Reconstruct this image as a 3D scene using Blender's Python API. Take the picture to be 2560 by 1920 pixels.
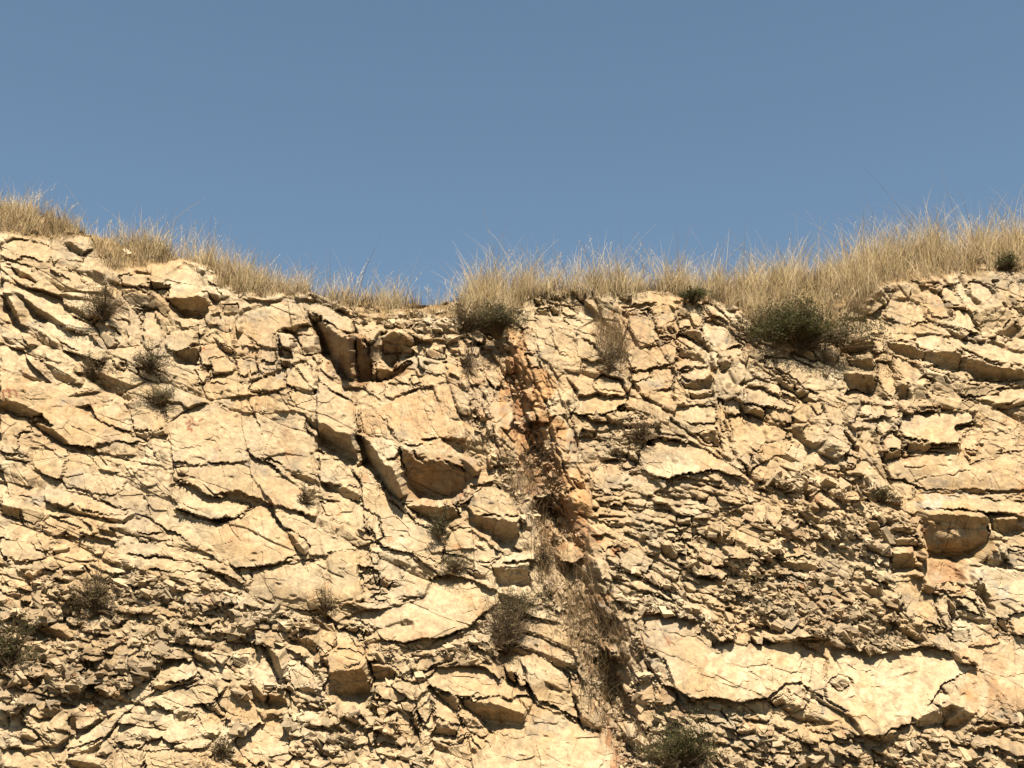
import bpy, math
import numpy as np
from mathutils import Vector

for o in list(bpy.data.objects):
    bpy.data.objects.remove(o)
scene = bpy.context.scene

# ------------------------------------------------------------------ camera, sky, sun, exposure
PITCH = math.radians(22.0)
FOV = math.radians(40.0)
CAM = np.array([0.0, 0.0, 1.6])
cam_data = bpy.data.cameras.new("camera")
cam_data.sensor_fit = 'HORIZONTAL'
cam_data.angle = FOV
cam_data.clip_start = 0.1
cam_data.clip_end = 5000
cam = bpy.data.objects.new("camera", cam_data)
scene.collection.objects.link(cam)
cam.location = CAM
cam.rotation_euler = (math.pi / 2 + PITCH, 0, 0)
scene.camera = cam

SUN_EL = math.radians(60.0)
SUN_AZ = math.radians(8.0)         # towards the right of the line that runs back from the camera
world = bpy.data.worlds.new("World")
scene.world = world
world.use_nodes = True
wn = world.node_tree.nodes
wl = world.node_tree.links
bg = wn["Background"]
sky = wn.new("ShaderNodeTexSky")
sky.sky_type = 'NISHITA'
sky.sun_disc = False
sky.sun_elevation = SUN_EL
sky.sun_rotation = math.pi - SUN_AZ
sky.altitude = 0
sky.air_density = 1.0
sky.dust_density = 0.3
sky.ozone_density = 1.5
sky_tone = wn.new("ShaderNodeMix")          # even colour multiply takes the violet out of the sky
sky_tone.data_type = 'RGBA'; sky_tone.blend_type = 'MULTIPLY'; sky_tone.inputs[0].default_value = 1.0
sky_tone.inputs[7].default_value = (1.03, 1.03, 0.90, 1)
wl.new(sky.outputs[0], sky_tone.inputs[6]); wl.new(sky_tone.outputs[2], bg.inputs[0])
bg.inputs[1].default_value = 0.048

sun_dir = np.array([math.sin(SUN_AZ) * math.cos(SUN_EL), -math.cos(SUN_AZ) * math.cos(SUN_EL), math.sin(SUN_EL)])
sd = bpy.data.lights.new("sun", 'SUN')
sd.energy = 5.0
sd.angle = math.radians(0.5)
sd.color = (1.0, 0.93, 0.82)
sun = bpy.data.objects.new("sun", sd)
scene.collection.objects.link(sun)
sun.rotation_euler = Vector(sun_dir).to_track_quat('Z', 'Y').to_euler()
sun.location = (5, -10, 30)

scene.view_settings.view_transform = 'Standard'
scene.view_settings.look = 'None'
scene.view_settings.exposure = 1.62
scene.view_settings.gamma = 1.0
scene.view_settings.use_curve_mapping = False

# ------------------------------------------------------------------ traced layout of the rock face
# Every line is one block of rock; facets are split by '|'.  First letter: how the facet leans
# (B well back, L like the slope, M nearly upright, D overhanging, K deep recess), then l/r for a
# facet turned left or right.  Points are read off enlarged regions of the survey picture.
REG = {1: (0, 440), 2: (620, 560), 3: (1240, 560), 4: (1860, 480), 5: (0, 940), 6: (620, 940), 7: (1240, 940),
       8: (1860, 940), 9: (0, 1400), 10: (620, 1400), 11: (1240, 1400), 12: (1860, 1400)}
FACETS = {
1: """
L 0,540 130,490 400,560 420,640 350,690 240,640 180,640 100,680 0,640
B 60,660 200,700 330,800 300,840 200,790 90,740 | D 70,700 150,735 240,765 320,850 250,840 110,780
L 420,590 560,600 660,640 640,670 480,650 420,690
L 380,730 520,720 640,790 690,850 600,860 480,790
@tilted L 560,470 650,430 730,500 740,560 690,600 640,560 | D 500,530 560,490 690,600 620,620 540,590
B 0,800 60,830 200,890 330,900 500,950 560,1060 620,1200 540,1180 400,1090 260,1020 150,940 60,950 0,900 | D 140,950 260,1020 400,1090 510,1140 580,1210 500,1215 350,1160 230,1100
B 500,950 650,950 800,1010 860,1100 900,1200 840,1180 750,1120 640,1050 540,1010 | D 490,980 600,1040 750,1115 700,1130 600,1100 520,1030
D 0,940 100,960 160,1000 210,1200 120,1170 0,1060
M 720,1160 790,1120 860,1190 920,1330 850,1360 780,1260
L 250,1140 400,1150 560,1230 720,1250 800,1320 730,1400 600,1400 500,1320 380,1240
D 0,1260 60,1250 140,1290 130,1340 50,1320
L 0,1150 90,1180 150,1230 240,1340 230,1370 130,1330 60,1260 0,1240 | D 140,1300 240,1350 240,1380 150,1340
L 0,1310 120,1390 140,1643 0,1643
L 330,1400 430,1390 480,1450 400,1460 | D 350,1430 480,1460 440,1475 360,1465
L 250,1440 420,1470 560,1530 650,1643 600,1620 480,1530 350,1470 | D 330,1460 420,1490 560,1560 650,1643 500,1643 410,1600
@peak L 1180,730 1290,710 1440,630 1530,700 1590,770 1590,870 1640,940 1480,940 1440,970 1320,970 1310,890 1250,850 1170,840 | M 1440,640 1530,680 1640,730 1590,770 1500,740 | D 1310,970 1440,970 1480,940 1640,930 1660,1010 1640,1080 1480,1060 1330,1010 | K 1330,1010 1480,1060 1650,1080 1620,1130 1400,1110 | K 1160,830 1250,850 1340,860 1330,890 1180,890
L 940,780 1020,770 1170,790 1170,890 1060,860 960,860 | D 960,860 1060,860 1170,900 1160,920 1040,890
M 940,880 1040,890 1170,920 1210,900 1260,960 1320,1010 1340,1100 1290,1140 1240,1050 1130,1040 1010,1030 960,950 | D 1020,1040 1120,1050 1130,1100 1070,1100
Lr 1020,1080 1070,1100 1130,1180 1100,1320 1010,1330 1000,1200
L 1130,1060 1230,1040 1250,1150 1280,1300 1200,1360 1130,1340 1110,1200
Mr 1240,1050 1300,1150 1330,1230 1280,1300
L 1600,900 1650,850 1740,920 1720,940 1690,940 | D 1620,910 1740,940 1720,1010 1680,1010
L 1590,780 1700,790 1740,880 1650,840 1600,830
M 1750,1010 1870,1000 1890,1060 1850,1140 1790,1130
L 1830,930 1930,925 1900,960
L 1670,1100 1740,1085 1760,1130 1730,1165 1670,1160
L 1420,1130 1500,1130 1540,1180 1440,1200
L 1300,1270 1480,1220 1540,1230 1550,1320 1440,1380 1360,1390 1300,1340 | K 1360,1400 1450,1370 1550,1340 1560,1500 1480,1490 1370,1500
L 1550,1180 1640,1170 1610,1240 1560,1260
L 1660,1190 1740,1180 1750,1230 1620,1260
L 1690,1260 1850,1240 1860,1370 1780,1330 1700,1290 | D 1690,1290 1780,1340 1860,1380 1830,1420 1770,1390
L 1560,1330 1700,1330 1780,1400 1790,1440 1640,1450 1650,1510 1580,1500 1550,1400
@brick L 1640,1445 1800,1440 1860,1500 1850,1550 1680,1560 1650,1530 | D 1650,1540 1680,1560 1850,1550 1830,1575 1670,1580
L 1870,1350 2010,1340 2030,1440 1860,1420
L 1850,1430 2020,1450 2020,1560 1960,1590 1890,1590 | D 1900,1590 2030,1560 2020,1600 1920,1610
L 2030,1350 2170,1370 2180,1460 2040,1470
L 2040,1470 2180,1470 2170,1530 2060,1560 | D 2050,1560 2170,1530 2170,1550 2070,1580
L 1870,1250 1990,1230 2000,1330 1880,1340
L 880,1440 1010,1450 1000,1490 920,1480 | D 900,1480 920,1540 980,1545 1000,1500
M 1080,1510 1180,1510 1250,1600 1250,1643 1100,1600
L 1540,1530 1600,1520 1640,1580 1620,1643 1550,1643
L 1640,1600 1860,1560 1900,1643 1640,1643
B 1910,1070 2100,1010 2212,1000 2212,1220 2000,1230 1870,1240 1860,1180 1900,1100
""",
2: """
L -60,720 130,660 240,610 300,580 440,600 460,700 480,790 390,795 290,810 230,830 220,900 230,990 150,970 60,930 -40,860 | D 230,830 290,805 390,795 480,790 500,820 390,840 340,850 300,830 | D 60,930 150,960 230,980 225,1010 150,990 70,955
L 225,850 340,870 350,990 260,970 240,930 | D 250,980 350,1000 360,1060 270,1060 | K 225,870 240,870 260,1130 245,1130
L 385,850 430,800 520,810 525,880 390,885 | K 340,890 370,890 370,1000 355,1000
L 380,890 530,890 540,960 430,970 | M 430,970 540,960 540,1040 440,1030 380,1010
K 240,1070 330,1070 330,1130 260,1150
B 445,600 520,590 560,620 700,680 810,710 830,790 820,870 740,860 660,800 620,760 580,750 490,670 450,650 | Dl 445,650 490,680 580,750 540,760 490,770 470,730 | D 480,770 540,765 600,750 660,810 740,870 825,880 835,1250 760,1230 690,1180 640,1060 545,1040 540,900 520,830
L 835,790 880,810 950,800 1040,840 1040,880 970,930 930,940 880,880 840,860 | D 835,870 880,880 920,940 960,1040 1000,1240 840,1260
Mr 930,940 970,930 1030,870 1060,960 1060,1080 1000,1100 960,1060
B 940,770 1020,765 1150,830 1060,860 1030,830 950,800
@stack D 1050,870 1150,835 1240,860 1290,900 1290,1050 1190,1090 1160,1140 1100,1130 1060,1060
K 1000,1110 1090,1130 1160,1150 1270,1090 1290,1110 1200,1190 1080,1240 1000,1250
L 850,1270 1010,1240 1080,1240 1060,1320 990,1350 900,1300
L 490,530 620,520 720,570 740,640 640,600 500,560 | D 490,560 600,570 720,640 680,670 560,630
L 740,590 830,630 980,650 1020,680 860,680 800,660 | D 860,690 1020,690 1060,780 900,770
L 1080,655 1160,650 1250,680 1100,680 | D 1080,690 1250,690 1250,770 1090,770
D 1260,680 1380,680 1390,740 1270,740
D 1450,560 1600,540 1590,610 1500,640
L 1590,610 1650,560 1680,620 1640,680 1560,660
L 1470,690 1560,650 1580,700 1480,720
M 1130,770 1300,740 1320,780 1230,830 1150,800
L 1290,790 1440,790 1480,820 1380,810
L 1220,830 1290,810 1350,850 1350,900 1290,880
L 1350,840 1490,850 1500,880 1420,890 1380,920
M 1390,970 1560,960 1570,1060 1460,1070 1390,1020
L 1390,1090 1570,1080 1580,1160 1480,1190 1400,1170
L 1390,1190 1560,1170 1570,1240 1440,1260 1270,1260 1290,1200
L 1590,1180 1660,1190 1690,1250 1600,1250
L 1480,1260 1590,1260 1640,1420 1650,1440 1560,1430 1500,1390 1490,1330
L 860,1430 960,1430 1010,1500 1100,1540 1160,1643 1180,1700 900,1650
L 1080,1240 1270,1270 1440,1270 1330,1310 1240,1370 1120,1370 1080,1340
L 1000,1450 990,1400 1080,1380 1350,1300 1460,1270 1500,1390 1640,1440 1700,1560 1720,1700 1180,1720 1130,1540 1010,1490
M 1870,1200 1930,1170 2000,1230 1990,1290 1930,1310
L 1700,880 1780,880 1790,940 1710,950
@gullytop L 1710,820 1830,830 1870,880 1860,940 1800,920 1720,870
M 1710,970 1830,960 1830,1040 1730,1040
L 1930,1400 2080,1420 2100,1550 2060,1643 1960,1600 1910,1480
B 550,1190 640,1220 740,1290 850,1400 840,1420 740,1360 640,1290 550,1230
L 545,1235 640,1295 740,1375 840,1425 840,1540 870,1643 1000,1720 700,1700 560,1640 540,1500
L 350,1100 440,1080 490,1130 540,1290 520,1320 460,1240 420,1180
L 300,1140 400,1170 460,1240 520,1300 520,1330 380,1300 300,1270 | D 300,1270 380,1290 520,1330 510,1350 380,1330
L 80,1110 210,1100 220,1150 110,1190 80,1170 | D 0,1215 110,1190 220,1155 200,1190 0,1260
L 90,1000 200,980 220,1090 80,1090
L 0,980 60,1000 70,1180 0,1210
L 20,1250 220,1190 290,1190 290,1300 160,1320 0,1310 | D 0,1310 60,1300 160,1320 60,1340 0,1340
L 300,1340 500,1350 520,1480 380,1480
@cube L 550,1050 630,1050 640,1110 555,1120
L 560,1130 640,1130 685,1170 680,1210 600,1180
""",
3: """
@cap L 1055,560 1130,540 1240,520 1400,540 1420,580 1400,640 1290,630 1060,640 | D 1410,590 1470,610 1470,640 1400,640
L 1000,660 1060,645 1290,635 1320,645 1240,650 1130,670 1060,690 1010,690 | D 1000,690 1060,695 1060,740 1060,770 1010,720
L 1120,690 1200,670 1215,720 1130,720
L 1225,660 1320,655 1340,700 1230,710
L 1070,730 1230,725 1260,800 1290,920 1100,900 1060,800
L 1255,720 1410,710 1420,760 1330,800 1290,830 1265,770 | D 1330,810 1400,790 1420,860 1380,880
M 1280,830 1330,815 1340,860 1300,870
M 1440,640 1500,670 1530,740 1440,740
L 1440,750 1550,745 1560,820 1440,830
L 1510,660 1620,650 1640,740 1640,810 1570,820
L 1620,630 1690,620 1720,680 1700,740 1640,760
K 1450,840 1640,830 1650,900 1690,990 1700,1020 1600,960 1520,900 1450,870
B 1420,870 1480,870 1560,920 1640,975 1600,985 1500,950 1430,920 | D 1430,925 1500,960 1600,985 1580,1000 1480,980
L 1300,880 1420,910 1400,930 1310,920
L 1040,980 1200,960 1300,950 1420,930 1430,1030 1420,1100 1300,1120 1190,1150 1060,1140 1030,1060 | D 1040,1140 1190,1150 1190,1168 1050,1168
L 1060,1170 1200,1160 1210,1210 1100,1250 1060,1240
L 1210,1140 1400,1120 1420,1200 1400,1300 1250,1330 1220,1260
L 1090,1250 1210,1220 1250,1330 1400,1300 1410,1430 1300,1440 1190,1380 1130,1330
M 1430,940 1500,960 1620,1000 1650,1060 1690,1100 1690,1130 1550,1080 1430,1030
B 1410,1060 1500,1050 1640,1110 1690,1130 1670,1140 1500,1120 1430,1155 1410,1110 | D 1430,1160 1500,1125 1660,1140 1550,1160
B 1440,1190 1540,1150 1680,1150 1680,1190 1640,1230 1560,1240 1500,1230 | D 1450,1220 1500,1240 1640,1235 1700,1160 1730,1230 1700,1310 1560,1320 1500,1290
D 1530,1320 1720,1320 1730,1370 1580,1400 1530,1380
L 1640,780 1720,760 1800,800 1900,900 1960,960 1930,1050 1800,1050 1740,1000 1760,1150 1740,1160 1710,1060 1690,950 1650,860
B 1640,620 1720,640 1790,690 1860,770 1850,790 1770,740 1710,740 | D 1710,745 1770,750 1850,795 1840,810 1740,780
@splinter L 1890,690 1940,690 2000,770 2080,900 2060,910 1990,830 1910,760 | D 1910,770 1990,850 2000,880 1930,830
L 1790,790 1870,800 2000,880 2110,1000 2060,980 1980,930 1860,860
B 1760,1000 1900,960 1940,990 1940,1040 1830,1050 1780,1040 | Dl 1790,1050 1850,1070 1870,1150 1800,1180 1760,1150
L 335,480 420,460 490,480 500,560 470,590 400,560 340,530
@knob L 470,460 520,455 560,500 560,570 510,570
M 600,560 620,490 680,500 700,580 680,630
B 270,550 360,570 500,610 510,640 420,620 380,590 | D 280,565 350,590 380,640 310,640
D 400,620 510,660 500,720 430,700
D 320,660 400,650 420,720 330,720
L 490,620 580,640 650,700 600,720 520,700
B 520,720 600,720 680,770 690,800 600,790 | D 530,740 600,790 690,800 640,810 550,770
L 225,610 280,600 290,680 240,690
L 235,690 300,680 310,730 240,730
L 190,820 270,830 300,1010 220,1000
L 310,830 420,830 440,930 330,910
L 440,830 600,900 640,1000 620,1040 500,1010 450,930 | D 510,1030 620,1040 610,1060 540,1060
B 580,800 700,840 800,900 720,880
L 640,900 780,960 840,1060 760,1090 640,1040
L 220,1020 320,1030 350,1140 260,1140
B 780,1230 830,1190 1000,1230 1040,1330 1020,1360 820,1330 770,1300
B 620,1370 800,1340 1030,1370 1040,1440 900,1500 700,1520 580,1500 640,1440
K 960,1440 1030,1430 1030,1490 985,1490
L 300,1450 360,1430 410,1500 410,1580 330,1560
L 410,1440 540,1400 550,1500 420,1530
L 230,1480 300,1480 330,1570 260,1560
L 200,1310 290,1300 300,1400 230,1380
K 240,1400 380,1420 390,1450 280,1440
L 1430,1440 1740,1440 1750,1560 1560,1590 1400,1530 | D 1540,1590 1630,1560 1620,1590
L 1830,1400 1880,1350 1930,1400 1960,1500 1940,1643 1840,1643 1820,1500
L 1950,1290 2080,1290 2212,1380 2212,1500 2130,1440 2000,1400 1940,1370 | D 1950,1400 2050,1405 2140,1460 2130,1530 2060,1480 1990,1470
Lr 1760,1370 1810,1380 1830,1643 1770,1643
L 1940,1270 1990,1280 1990,1360 1950,1350
""",
4: """
@pale L 1130,860 1280,840 1400,880 1440,990 1480,1030 1330,1060 1240,1040 1110,970 | K 1110,985 1250,1048 1180,1055 1120,1010
L 1550,750 1640,740 1700,830 1750,900 1640,900 1590,860 1560,800 | K 1540,780 1560,800 1600,870 1590,890 1560,860
L 1780,710 1870,700 1960,790 1970,850 1900,880 1850,860 1800,770 | D 1770,720 1790,740 1850,870 1870,880 1820,910 1780,820
L 1660,730 1740,720 1780,820 1820,920 1760,920 1700,830
L 1450,800 1540,800 1600,900 1630,1000 1480,980 1460,880
L 1630,920 1750,940 1790,1000 1880,1130 1640,1080 1490,1030 1640,1010
@rough M 1810,960 1900,900 2050,870 2130,930 2140,980 2060,1080 1980,1110 1880,1120 1820,1040 | D 1900,1120 1980,1110 2060,1080 2150,1000 2200,1090 2180,1140 2120,1180 2000,1140
L 2100,830 2250,870 2250,920 2110,850 | D 2110,860 2250,925 2250,1010 2130,920
L 1950,700 2080,690 2090,800 1990,800
L 2090,720 2170,720 2170,820 2100,820
L 2175,700 2260,700 2260,830 2180,820
M 1400,690 1430,690 1440,740 1400,730
L 1440,700 1540,700 1550,740 1440,745
L 1300,730 1390,720 1390,750 1310,750
M 1110,720 1200,715 1220,790 1110,780
L 1900,560 1960,545 1980,580 1950,610 1890,600
M 2060,610 2120,595 2170,650 2080,680
@blocky B 780,1000 980,1010 1000,1150 940,1140 850,1170 800,1100 | D 810,1170 940,1140 1010,1160 1020,1220 930,1270 820,1260
M 735,1090 780,1010 800,1100 800,1290 740,1290
L 1000,1040 1090,1040 1090,1130 1010,1110
L 1100,1040 1190,1070 1200,1140 1110,1140
L 1195,1060 1320,1050 1330,1120 1210,1130
L 1020,1170 1090,1160 1090,1270 1030,1280
B 1090,1130 1340,1130 1350,1180 1200,1180 1100,1160 | D 1110,1180 1340,1190 1440,1250 1450,1340 1330,1330 1150,1270
B 1350,1130 1550,1120 1560,1200 1470,1245 1380,1230
B 1560,1130 1800,1170 2000,1200 2260,1300 2260,1390 2000,1340 1850,1290 1740,1230 | D 1740,1290 1850,1300 2040,1360 2260,1410 2260,1490 2050,1500 1770,1490 1730,1400
D 1560,1240 1730,1240 1740,1300 1720,1430 1640,1430 1500,1380 1450,1330 1480,1250
L 1040,1340 1130,1350 1180,1430 1210,1560 1190,1643 1090,1560 1050,1450
L 1150,1290 1300,1330 1380,1400 1400,1440 1300,1480 1230,1450 1160,1370 | D 1210,1470 1300,1490 1310,1640 1210,1640
D 800,1290 1020,1300 1040,1400 950,1420 860,1370
D 820,1410 1050,1430 1060,1600 800,1600
M 1400,1360 1640,1470 1680,1560 1680,1643 1480,1600 1500,1500 1400,1440
B 1330,1490 1480,1500 1490,1530 1440,1540 1360,1510 | M 1330,1500 1370,1510 1440,1545 1450,1640 1330,1650
M 1690,1510 2260,1510 2260,1530 2000,1560 1880,1620 1690,1600
L 240,1290 400,1310 600,1420 720,1500 760,1620 640,1600 480,1560 380,1470 250,1400 | D 250,1420 370,1470 370,1510 290,1480
B 160,1410 230,1450 250,1490 160,1460 | D 160,1465 250,1495 250,1510 160,1490
B 260,1520 430,1600 430,1640 280,1580 | D 270,1580 430,1645 430,1665 280,1610
D 380,1510 430,1500 430,1560 390,1550
L 0,1000 60,1060 130,1150 100,1200 0,1120
D 390,1220 540,1250 600,1330 560,1350 430,1290
D 600,1230 720,1290 720,1370 620,1330
L 160,1300 230,1290 250,1400 170,1390
""",
5: """
L 0,60 400,60 520,150 700,330 880,410 1040,480 1160,520 1000,540 900,520 780,540 740,600 690,560 550,550 470,440 410,380 320,300 260,240 160,200 0,210 | D 0,210 60,200 160,200 260,240 320,300 250,340 130,320 80,330 0,280 | D 240,360 410,385 470,440 545,540 500,550 400,490 300,430
L 0,290 200,350 250,430 160,450 140,540 150,620 60,620 0,580 | D 0,600 60,630 200,650 230,690 150,680 40,660
L 260,570 500,580 520,630 470,800 400,800 330,770 260,690
L 520,600 640,620 730,700 860,770 960,780 980,830 960,900 860,940 740,930 600,890 520,880 470,820 | D 740,710 860,740 950,760 900,770 830,770 760,740
L 1020,260 1300,290 1310,400 1200,440 1050,430 | D 1040,440 1200,440 1310,410 1330,470 1230,480 1170,520 1060,480
L 700,190 960,220 1010,330 1040,460 880,400 740,330
L 1310,380 1420,300 1620,200 1700,220 1860,290 2000,300 2330,280 2420,320 2440,420 2510,500 2510,780 2450,760 2300,760 2120,640 2000,660 1840,690 1560,690 1350,680
L 1350,720 1900,710 2212,820 2212,1020 2120,1000 1960,960 1900,900 1700,950 1600,860 1460,830 1350,800 | D 1410,740 1455,740 1455,780 1410,785 | D 1350,780 1430,830 1460,840 1560,870 1620,920 1560,890 1440,850 1350,820
B 1360,850 1480,850 1560,880 1640,940 1740,960 1960,1030 1960,1060 1890,1110 1840,1130 1770,1110 1710,1140 1640,1130 1560,1110 1390,1040 1410,960 1360,930 | K 1390,1045 1560,1115 1710,1145 1770,1115 1840,1130 1890,1115 1960,1060 1960,1075 1880,1135 1780,1155 1700,1170 1560,1135 1400,1065
L 1380,1065 1560,1140 1720,1175 1900,1130 2030,1030 2100,1040 2150,1110 2262,1210 2280,1300 2390,1420 2100,1500 1860,1530 1620,1400 1450,1300 1260,1200 1160,1080 1150,950 1340,960 1370,1000
B 340,870 520,900 700,940 900,1040 1000,1080 960,1110 840,1100 680,1060 560,1020 500,1040 420,1010 340,990 | D 340,1000 430,1020 510,1045 560,1025 690,1065 850,1110 950,1120 1010,1100 990,1150 930,1180 800,1130 650,1110 480,1060
B 0,960 200,1000 290,1040 150,1050 0,1000 | D 0,1000 150,1050 170,1150 0,1120 | M 160,1040 270,1040 340,1080 330,1140 240,1190 180,1150
L 380,1100 560,1110 750,1190 760,1240 640,1220 500,1170
L 310,1150 380,1110 600,1190 650,1230 640,1290 480,1240 | D 320,1190 400,1210 470,1260 380,1290
L 650,1240 800,1270 930,1300 910,1360 800,1340 660,1290
M 780,1200 930,1230 940,1290 830,1260
L 0,1280 160,1290 280,1360 370,1390 360,1440 280,1460 0,1430 | D 0,1440 280,1465 260,1490 150,1490 60,1470
L 390,1330 520,1320 560,1370 440,1380 400,1370 | D 400,1375 560,1370 550,1400 460,1420 420,1430
L 940,1280 1060,1270 1180,1330 1250,1310 1400,1360 1580,1470 1540,1480 1300,1440 930,1420
L 960,1440 1280,1440 1560,1500 1640,1560 1400,1540 1100,1530
M 1060,1260 1180,1290 1170,1330 1060,1300
L 960,1160 1130,1150 1260,1240 1180,1260 1000,1220
L 1640,1530 1710,1420 1800,1480 1930,1640 1900,1660 1750,1560
""",
6: """
D 450,370 540,460 545,500 470,440
L 555,620 650,620 800,700 870,800 890,870 880,930 820,880 720,850 560,825 | D 565,830 720,855 820,885 880,930 890,1000 830,1000 740,970 690,930 600,900
L 560,590 760,680 890,740 980,790 1050,900 1130,980 1220,1060 1330,1160 1470,1200 1560,1320 1540,1500 1440,1440 1280,1380 1150,1370 1040,1340 920,1160 890,1000 890,870 800,700 650,620
L 850,430 1000,500 1170,520 1340,550 1530,500 1640,600 1690,680 1760,720 1830,760 1740,760 1680,720 1600,690 1520,650 1430,680 1340,640 1270,560 1200,560 1190,640 1110,680 1050,600 1000,540 880,460 | D 1200,560 1270,560 1340,650 1430,690 1520,655 1680,730 1740,770 1760,830 1720,880 1610,990 1480,1010 1330,1000 1270,900 1240,760 | D 1660,620 1740,650 1830,740 1790,800 1740,740 1680,700
D 545,340 640,370 700,420 830,430 850,540 880,720 760,670 640,600 560,540 | Lr 830,440 850,450 885,720 870,730
D 850,450 1000,540 1100,680 1190,690 1230,800 1260,920 1220,980 1100,930 1030,840 980,770 890,720
K 1230,1010 1480,1020 1600,1000 1640,1040 1680,1130 1560,1190 1440,1170 1330,1110
L 1640,1020 1740,920 1880,860 1800,910 1700,1000
L 1770,800 1940,790 1980,840 1760,870
L 1740,1010 1830,930 1960,870 2080,960 2130,1060 2120,1110 2040,1090 1880,1090 1790,1120 1740,1060 | D 1740,1120 1880,1095 2040,1095 2130,1130 2150,1260 2100,1340 2010,1370 1900,1280 1800,1210 1720,1150
L 1560,1260 1640,1210 1750,1195 1860,1280 1960,1370 2020,1420 1900,1490 1820,1480 1700,1430 1560,1400 | D 1770,1310 1860,1340 1890,1390 1800,1350
@ledge B 1890,1510 2000,1440 2260,1370 2270,1450 2070,1480 1950,1530 | D 1920,1530 2070,1490 2230,1470 2230,1700 1980,1690
D 1700,1540 1800,1540 1880,1580 1910,1630 1820,1620
D 305,1210 440,1290 475,1350 440,1420 370,1380 320,1290
L 200,1010 300,1030 440,1100 620,1250 740,1290 860,1380 740,1390 560,1420 470,1400 470,1350 370,1240 210,1110
L 0,1540 300,1480 560,1480 700,1400 800,1390 880,1450 890,1640 905,1780 740,1830 560,1850 400,1850 200,1820 0,1740
L 890,1380 950,1370 960,1470 900,1450
L 960,1400 1030,1400 1030,1500 970,1500
B 890,1490 1030,1540 1020,1560 900,1530 | D 900,1535 1020,1565 1020,1580 960,1570
L 560,980 800,990 900,1020 920,1160 860,1200 740,1130 600,1100
B 260,760 560,1010 540,1110 200,1010 0,760 0,580
L 660,1130 800,1200 900,1290 1040,1320 1000,1260 800,1170 | D 730,1130 800,1150 850,1190 790,1170
L 920,1050 1020,1090 1060,1270 1010,1290 940,1180 | K 920,1170 1010,1290 950,1250
D 340,780 480,770 560,830 560,880 470,850 350,800
""",
7: """
B 1110,620 1230,480 1440,500 1640,560 1840,700 2000,790 1880,790 1700,740 1500,760 1380,810 1280,790 1150,740
L 1050,790 1150,780 1290,830 1330,890 1190,950 1090,900
L 790,720 850,700 900,880 930,950 800,880 740,790
M 680,660 760,600 820,640 800,700 700,720
L 500,610 660,600 680,680 520,690 | D 520,690 690,685 700,720 530,715
L 490,720 660,740 690,800 560,800 | D 570,820 700,830 710,920 640,900
L 470,410 620,400 640,510 480,530
L 1830,300 1950,300 2000,400 1960,480 2020,640 1990,740 1900,620 1860,450
D 1590,450 1740,390 1790,590 1690,530 1650,520
@rounded L 2010,720 2080,680 2212,660 2260,720 2212,800 2100,820 2010,770
L 1340,1190 1430,1190 1450,1240 1350,1240
L 1340,1245 1460,1260 1460,1290 1370,1280 | D 1350,1282 1460,1300 1450,1320 1390,1310
L 1460,1240 1560,1250 1570,1290 1470,1290 | D 1470,1292 1570,1292 1560,1310 1480,1310
L 1480,1310 1580,1370 1600,1440 1540,1430 1480,1370
D 1280,1300 1400,1320 1440,1420 1430,1480 1340,1450 1300,1380
L 470,1430 540,1330 640,1340 700,1430 640,1500 500,1480
L 940,1400 1060,1350 1160,1370 1250,1470 1200,1560 1100,1510 1000,1480
L 750,1270 850,1230 940,1290 930,1340 860,1380 800,1330
K 900,610 1040,590 1040,660 960,650 920,640
K 1160,370 1190,370 1210,560 1240,560 1230,470 1200,400
D 810,430 930,410 900,440 860,460
L 890,690 960,690 980,800 910,790
L 970,670 1090,670 1110,740 990,750
L 880,990 990,980 1000,1020 900,1030
B 830,1040 890,1050 890,1090 830,1070
D 830,1140 1100,1140 1120,1190 960,1220 880,1190
L 1420,1110 1540,1110 1540,1180 1430,1180 | D 1430,1150 1540,1130 1530,1190 1440,1190
L 2010,840 2060,830 2100,870 2020,880
L 1650,960 1740,940 1760,1010 1700,1050 1650,1020
""",
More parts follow.
